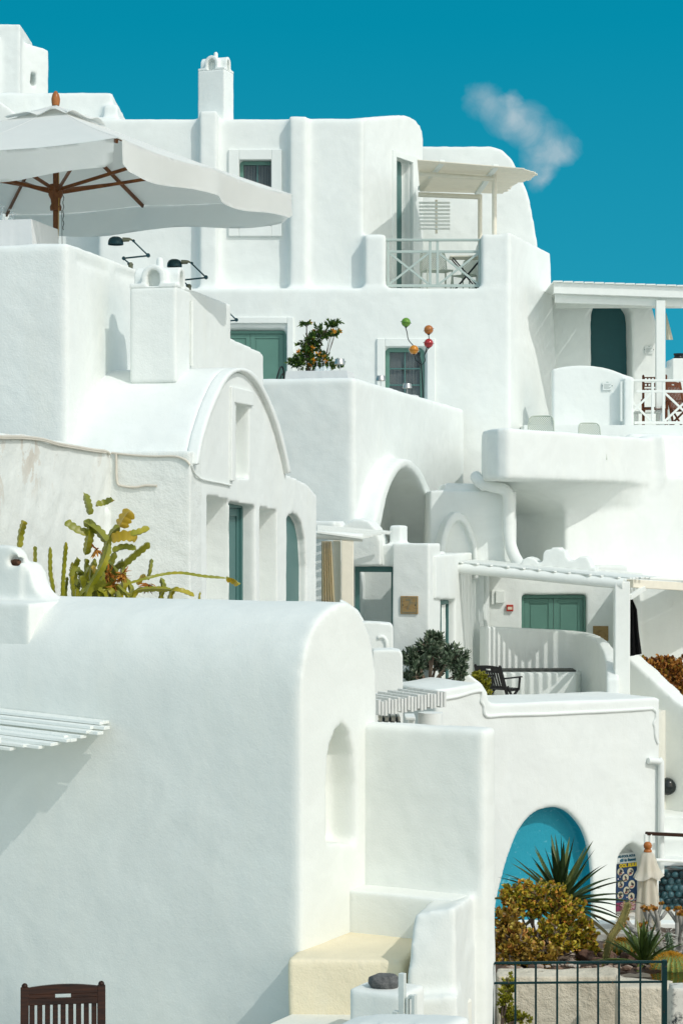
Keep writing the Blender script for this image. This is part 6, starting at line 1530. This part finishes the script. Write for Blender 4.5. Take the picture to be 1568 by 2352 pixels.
# spiny cholla
ch = P(1545, 2205, 20.4); ch.z = gz(ch.x, ch.y)
t = free('spiny_cactus', 'grey green cactus bristling with white spines at the right edge', 'cactus', ch); b = B(); sp = B()
for (x, y, dx) in ((0, 0, -.05), (.12, .05, .06), (-.1, .06, -.14), (.22, 0, .1)):
    pts, _ = ribbed(b, [Vector((x, y, 0)), Vector((x + dx * .5, y, .17)), Vector((x + dx, y, .36))], .04, 7, .3)
    for q in pts:
        for k in range(12): d = (rv() * Vector((1, 1, .6))).normalized(); s = d.orthogonal().normalized() * .0022; o_ = q + d * .036; sp.faces.new([sp.verts.new(o_ + s), sp.verts.new(o_ - s), sp.verts.new(o_ + d * random.uniform(.04, .085))])
part('stem', b, SHRUB, t, smooth=60); part('spines', sp, islands('white_spines', [(0, (.5, .5, .42)), (1, (.75, .74, .66))], .5), t)['kind'] = 'stuff'
# small magenta plant
base = P(1345, 2140, 21.4); base.z = gz(base.x, base.y)
bush('pink_plant', 'small dull pink spiky plant at the right side of the jade bush', 'plant', base, [pb(1346, 2118, 21.4, 9, 9, 14)], 8, .05, .012, 'lance', islands('dull_pink_leaves', [(0, (.12, .03, .03)), (1, (.30, .09, .09))], .5), BARKD, 0, .004)
# garden rocks and pebbles
m = N('rust_rock'); a = m.noise(7, 8, .7); m.base(m.ramp(a, [(.3, (.04, .02, .014)), (.5, (.13, .065, .04)), (.7, (.28, .20, .15))])); m.set(Roughness=.9); m.normal(m.bump(a, .02)); ROCK = m.m
def rock(bm, c, r, seed, sub_=3):
    q = B(); bmesh.ops.create_icosphere(q, subdivisions=sub_, radius=1)
    for v in q.verts:
        n_ = v.co.normalized(); k = 1 + .35 * noise.noise(n_ * 1.3 + Vector((seed, 0, 0))) + .15 * noise.noise(n_ * 3.5 + Vector((seed, 5, 0))); v.co = Vector((n_.x * r[0] * k, n_.y * r[1] * k, n_.z * r[2] * k)) + c
    join(bm, q)
for k, (px, py, Y, rx, rz_) in enumerate(((1348, 2196, 20.9, 22, 14), (1395, 2198, 20.8, 22, 13), (1372, 2208, 20.4, 16, 8), (1440, 2200, 20.6, 20, 12))):
    c = P(px, py, Y); b = B(); rock(b, c, (rx * Y / F, rx * Y / F * .8, rz_ * Y / F), k * 3.1)
    top('garden_rock', b, ROCK, ('brown rock at the right foot of the jade bush', 'brown rock below the column cactus', 'flat low brown rock between two larger ones', 'dark brown rock behind the agave')[k], 'rock', group='rocks in the cactus bed', smooth=40)
PEB = islands('garden_pebbles', [(0, (.06, .04, .03)), (.4, (.20, .12, .08)), (.75, (.38, .30, .24)), (1, (.60, .55, .48))], .85)
b = B()
for k in range(520):
    Y = random.uniform(19.6, 24); px = random.uniform(1150, 1580); x = Xat(px, Y); r = random.choice((.012, .018, .025, .04)) * random.uniform(.7, 1.2); q = B(); bmesh.ops.create_icosphere(q, subdivisions=1, radius=r, matrix=Matrix.Translation((x, Y, gz(x, Y) + .03 + .04 * noise.noise(Vector((x * 3, Y * 3, 0))))) @ Matrix.Diagonal((1.3, 1, .7, 1)))
    for v in q.verts: v.co += rv() * r * .2
    join(b, q)
top('gravel', b, PEB, 'loose brown gravel over the cactus bed', 'gravel', kind='stuff')
b = B(); bar(b, P(1340, 2150, 27.0), P(1500, 2146, 27.5), .3, .12); top('stone_edging', b, whitewash('grey_stone_edge', (.42, .42, .38), .006, .02, .3, (.2, .2, .18)), 'pale rough stone kerb edging the pool terrace behind the column cactus', 'kerb', bevel=.02)
b = B(); bar(b, P(1150, 2126, 32.0), P(1580, 2126, 32.6), .3, .12); top('pool_coping', b, WALL, 'white kerb at the foot of the pool house wall', 'kerb', bevel=.02)
# ---- climbing cactus behind the vaulted house
PIT = N('climbing_cactus_skin'); a = PIT.noise(2.6, 4); q = PIT.rnd(); c1 = PIT.ramp(a, [(.33, (.08, .10, .008)), (.52, (.25, .25, .014)), (.66, (.56, .42, .02))]); c2 = PIT.ramp(q, [(.0, (.09, .11, .01)), (.5, (.26, .26, .015)), (.8, (.56, .42, .02)), (1, (.70, .42, .03))]); PIT.base(PIT.mix(.55, c1, c2)); PIT.set(Roughness=.42); PIT = PIT.m
def Z1(x, y): return (x * .375, 1102.5 + y * .375)
segs = [([(118, 412), (126, 330), (148, 250)], 15), ([(213, 510), (213, 405)], 9), ([(322, 672), (306, 560), (306, 408)], 10), ([(383, 655), (393, 500), (404, 380)], 10), ([(450, 718), (438, 610), (442, 502)], 11), ([(400, 690), (411, 592)], 8),
 ([(560, 690), (610, 560), (660, 380), (700, 310), (732, 286)], 17), ([(736, 286), (768, 230), (802, 188)], 32), ([(652, 375), (600, 312), (512, 250)], 20), ([(565, 335), (480, 312), (398, 258)], 19), ([(525, 455), (545, 350), (558, 240)], 20), ([(552, 212), (536, 140), (518, 82)], 17), ([(590, 152), (640, 142), (692, 120)], 15), ([(690, 362), (770, 342), (842, 356)], 24), ([(800, 332), (852, 322), (915, 294)], 16), ([(690, 436), (760, 412), (834, 424)], 15), ([(742, 528), (830, 452), (916, 384)], 17), ([(540, 690), (635, 510), (668, 390)], 17), ([(590, 640), (650, 560), (706, 440)], 15), ([(462, 690), (506, 600), (546, 545)], 13), ([(500, 716), (570, 655), (642, 605)], 20), ([(550, 716), (640, 655), (712, 600)], 14), ([(905, 612), (920, 540), (928, 482)], 9), ([(770, 640), (900, 604), (1000, 580), (1110, 572), (1250, 592), (1390, 603)], 7.5), ([(1388, 603), (1428, 616), (1461, 641)], 14), ([(826, 694), (930, 668), (1052, 672)], 12), ([(1050, 690), (1110, 680), (1190, 712)], 12), ([(985, 716), (1000, 655), (984, 598)], 12), ([(800, 716), (800, 660), (768, 604)], 13), ([(680, 716), (690, 690), (660, 660)], 12), ([(580, 720), (560, 600), (580, 480)], 15), ([(470, 720), (470, 660)], 10), ([(1220, 716), (1228, 690)], 5), ([(720, 716), (760, 650), (740, 560)], 16), ([(640, 720), (680, 640), (700, 560)], 14), ([(840, 640), (870, 600), (890, 580)], 12)]
cb = P(250, 1420, 19.6); t = free('climbing_cactus', 'sprawling yellow green climbing cactus with scalloped stems against the peeling wall', 'cactus', cb)
for k in range(22):
    x = random.uniform(430, 800); y = random.uniform(560, 715); a_ = random.uniform(-2.6, -.5); L__ = random.uniform(70, 130); segs.append(([(x, y + 20), (x + L__ * .5 * math.cos(a_), y + L__ * .5 * math.sin(a_) + 6), (x + L__ * math.cos(a_), y + L__ * math.sin(a_))], random.uniform(11, 18)))
for pts, w in segs:
    Y0 = 19.5 + random.uniform(-.35, .45); ctrl = [P(*Z1(x, y), Y0 + random.uniform(-.06, .06)) - cb for x, y in pts]
    if pts[0][1] > 640: 
        ctrl.insert(0, ctrl[0] + (ctrl[0] - ctrl[1]).normalized() * .05 + Vector((0, 0, -.25)))
    cl = catmull(ctrl, 22); k_ = w * .375 * 19.5 / F * 1.55; b = B(); rings = []; ref = Vector((1, .25, 0)); L_ = 0
    for i, p in enumerate(cl):
        tt = (cl[min(i+1, len(cl)-1)] - cl[max(i-1, 0)]); 
        if i: L_ += (p - cl[i-1]).length
        tt.normalize(); ref = ref - tt * ref.dot(tt)
        if ref.length < .05: ref = Vector((0, 1, 0)) - tt * tt.y
        ref.normalize(); bn = tt.cross(ref); f = i / (len(cl) - 1); env = (1 - max(0, (f - .86) / .14) ** 2 * .9) * (.75 + .25 * min(1, f * 5)); sc_ = 1 + .30 * abs(math.sin(L_ * math.pi / .06)) - .2
        ring = []
        for k in range(6):
            a_ = k * math.pi / 3 + .15; r_ = k_ * env * (sc_ if k % 2 == 0 else .30); ring.append(b.verts.new(p + (ref * math.cos(a_) + bn * math.sin(a_)) * r_))
        rings.append(ring)
    for r0, r1 in zip(rings, rings[1:]):
        for k in range(6): b.faces.new((r0[k], r0[(k+1) % 6], r1[(k+1) % 6], r1[k]))
    b.faces.new(rings[0][::-1]); b.faces.new(rings[-1]); part('stem', b, PIT, t, smooth=38)
DRY = islands('dried_flowers', [(0, (.20, .06, .01)), (.6, (.45, .17, .02)), (1, (.60, .30, .05))], .7, .1)
for (x, y, n_) in ((665, 568, 26), (745, 575, 34), (910, 640, 22), (588, 425, 14), (690, 640, 16)):
    b = B(); c = P(*Z1(x, y), 19.35) - cb
    for k in range(n_): leaf(b, c, Vector((0, -.2, -.5)) + rv(), .10, .02, 'lance', .3, .5)
    part('dried_flower', b, DRY, t)
# =====================================================================  camera, sky, sun
cam = bpy.data.cameras.new('camera'); co = bpy.data.objects.new('camera', cam); COL.objects.link(co); SC.camera = co
co.location = (0, 0, ZE); co.rotation_euler = (R(90), 0, 0)
cam.sensor_fit = 'HORIZONTAL'; cam.sensor_width = 24; cam.lens = 24 * F / 1568; cam.shift_y = (HY - 1176) / 1568; cam.clip_end = 3000; cam.clip_start = .1
sd = Vector((.482, -.535, .695)).normalized()
el = math.asin(sd.z); az = math.atan2(sd.x, sd.y)
sun = bpy.data.lights.new('sun', 'SUN'); so = bpy.data.objects.new('sun', sun); COL.objects.link(so)
sun.energy = SUN_E; sun.angle = R(.5); sun.color = (1, .975, .925); so.rotation_euler = (-sd).to_track_quat('-Z', 'Y').to_euler(); so.location = sd * 60
w = bpy.data.worlds.new('World'); SC.world = w; w.use_nodes = True; nt = w.node_tree; nn = nt.nodes; bg = nn['Background']
tc = nn.new('ShaderNodeTexCoord')
sky = nn.new('ShaderNodeTexSky'); sky.sky_type = 'NISHITA'; sky.sun_disc = False; sky.sun_elevation = el; sky.sun_rotation = az; sky.altitude = 200; sky.air_density = 1.0; sky.dust_density = .3; sky.ozone_density = 1.5
# lift the lookup so the clear deep blue of the upper sky reaches down towards the horizon
va = nn.new('ShaderNodeVectorMath'); va.operation = 'ADD'; va.inputs[1].default_value = (0, 0, .55)
nt.links.new(tc.outputs['Generated'], va.inputs[0]); vn = nn.new('ShaderNodeVectorMath'); vn.operation = 'NORMALIZE'; nt.links.new(va.outputs[0], vn.inputs[0]); nt.links.new(vn.outputs[0], sky.inputs[0])
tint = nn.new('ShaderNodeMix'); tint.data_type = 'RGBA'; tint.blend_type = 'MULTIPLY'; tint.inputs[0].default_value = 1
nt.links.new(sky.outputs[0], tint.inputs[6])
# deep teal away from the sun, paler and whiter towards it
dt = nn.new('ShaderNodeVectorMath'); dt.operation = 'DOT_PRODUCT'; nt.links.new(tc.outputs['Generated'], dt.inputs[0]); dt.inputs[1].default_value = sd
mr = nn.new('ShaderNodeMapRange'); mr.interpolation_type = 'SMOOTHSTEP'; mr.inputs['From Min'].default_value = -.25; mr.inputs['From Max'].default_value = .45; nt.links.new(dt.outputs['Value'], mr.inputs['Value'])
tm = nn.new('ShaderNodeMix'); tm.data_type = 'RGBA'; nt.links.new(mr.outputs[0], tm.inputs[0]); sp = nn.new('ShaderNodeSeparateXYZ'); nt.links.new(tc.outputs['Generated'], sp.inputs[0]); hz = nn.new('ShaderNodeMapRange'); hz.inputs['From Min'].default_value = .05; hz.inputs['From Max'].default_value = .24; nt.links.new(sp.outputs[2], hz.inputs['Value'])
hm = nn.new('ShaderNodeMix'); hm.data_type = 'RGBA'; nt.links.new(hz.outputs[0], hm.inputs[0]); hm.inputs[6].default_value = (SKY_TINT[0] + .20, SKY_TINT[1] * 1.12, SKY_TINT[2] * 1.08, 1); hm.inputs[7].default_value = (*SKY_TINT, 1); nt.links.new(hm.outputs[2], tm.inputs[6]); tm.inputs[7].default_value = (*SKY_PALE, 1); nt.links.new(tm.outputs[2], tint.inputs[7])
# one small wisp of cloud, fixed direction in the sky
def wnoise(scale, detail, rough, vec):
    x = nn.new('ShaderNodeTexNoise'); x.inputs['Scale'].default_value = scale; x.inputs['Detail'].default_value = detail; x.inputs['Roughness'].default_value = rough; x.inputs['Distortion'].default_value = .5; nt.links.new(vec, x.inputs['Vector']); return x
def mth(op, a, b=0.0, clamp=False):
    x = nn.new('ShaderNodeMath'); x.operation = op; x.use_clamp = clamp
    for v, i in ((a, 0), (b, 1)):
        if hasattr(v, 'is_linked'): nt.links.new(v, x.inputs[i])
        else: x.inputs[i].default_value = v
    return x.outputs[0]
blobs = [((1110, 232), 62), ((1160, 270), 62), ((1215, 290), 66), ((1265, 330), 62), ((1300, 345), 40), ((1240, 375), 55), ((1180, 225), 30), ((1240, 410), 38)]
acc = None
wn = wnoise(22, 5, .6, tc.outputs['Generated']); wv = nn.new('ShaderNodeVectorMath'); wv.operation = 'MULTIPLY_ADD'; nt.links.new(wn.outputs['Color'], wv.inputs[0]); wv.inputs[1].default_value = (.022, .022, .022); wv2 = nn.new('ShaderNodeVectorMath'); wv2.operation = 'SUBTRACT'; nt.links.new(tc.outputs['Generated'], wv.inputs[2]); nt.links.new(wv.outputs[0], wv2.inputs[0]); wv2.inputs[1].default_value = (.011, .011, .011)
for (px, py), rad in blobs:
    d = Vector(((px - CX) / F, 1, (HY - py) / F)).normalized()
    dn = nn.new('ShaderNodeVectorMath'); dn.operation = 'DISTANCE'; nt.links.new(wv2.outputs[0], dn.inputs[0]); dn.inputs[1].default_value = d
    f = mth('SUBTRACT', 1.0, mth('DIVIDE', dn.outputs['Value'], rad / F), True)
    f = mth('MULTIPLY', f, 1.0)
    acc = f if acc is None else mth('ADD', acc, f, True)
n1 = wnoise(42, 7, .56, tc.outputs['Generated']).outputs['Fac']
fac = mth('MULTIPLY', acc, mth('MULTIPLY', mth('SUBTRACT', n1, .27, True), 2.3), True)
fac = mth('MULTIPLY', fac, .52)
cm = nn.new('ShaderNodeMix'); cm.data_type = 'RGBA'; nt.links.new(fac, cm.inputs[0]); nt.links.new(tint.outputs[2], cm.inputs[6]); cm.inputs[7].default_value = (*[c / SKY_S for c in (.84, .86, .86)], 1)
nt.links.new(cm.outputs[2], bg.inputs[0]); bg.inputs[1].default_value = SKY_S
SC.view_settings.view_transform = 'Standard'; SC.view_settings.look = 'None'; SC.view_settings.exposure = EXPO; SC.view_settings.gamma = 1
SC.render.engine = 'CYCLES'
SC.cycles.max_bounces = 8; SC.cycles.diffuse_bounces = 7; SC.cycles.transparent_max_bounces = 12
SC.cycles.use_denoising = True
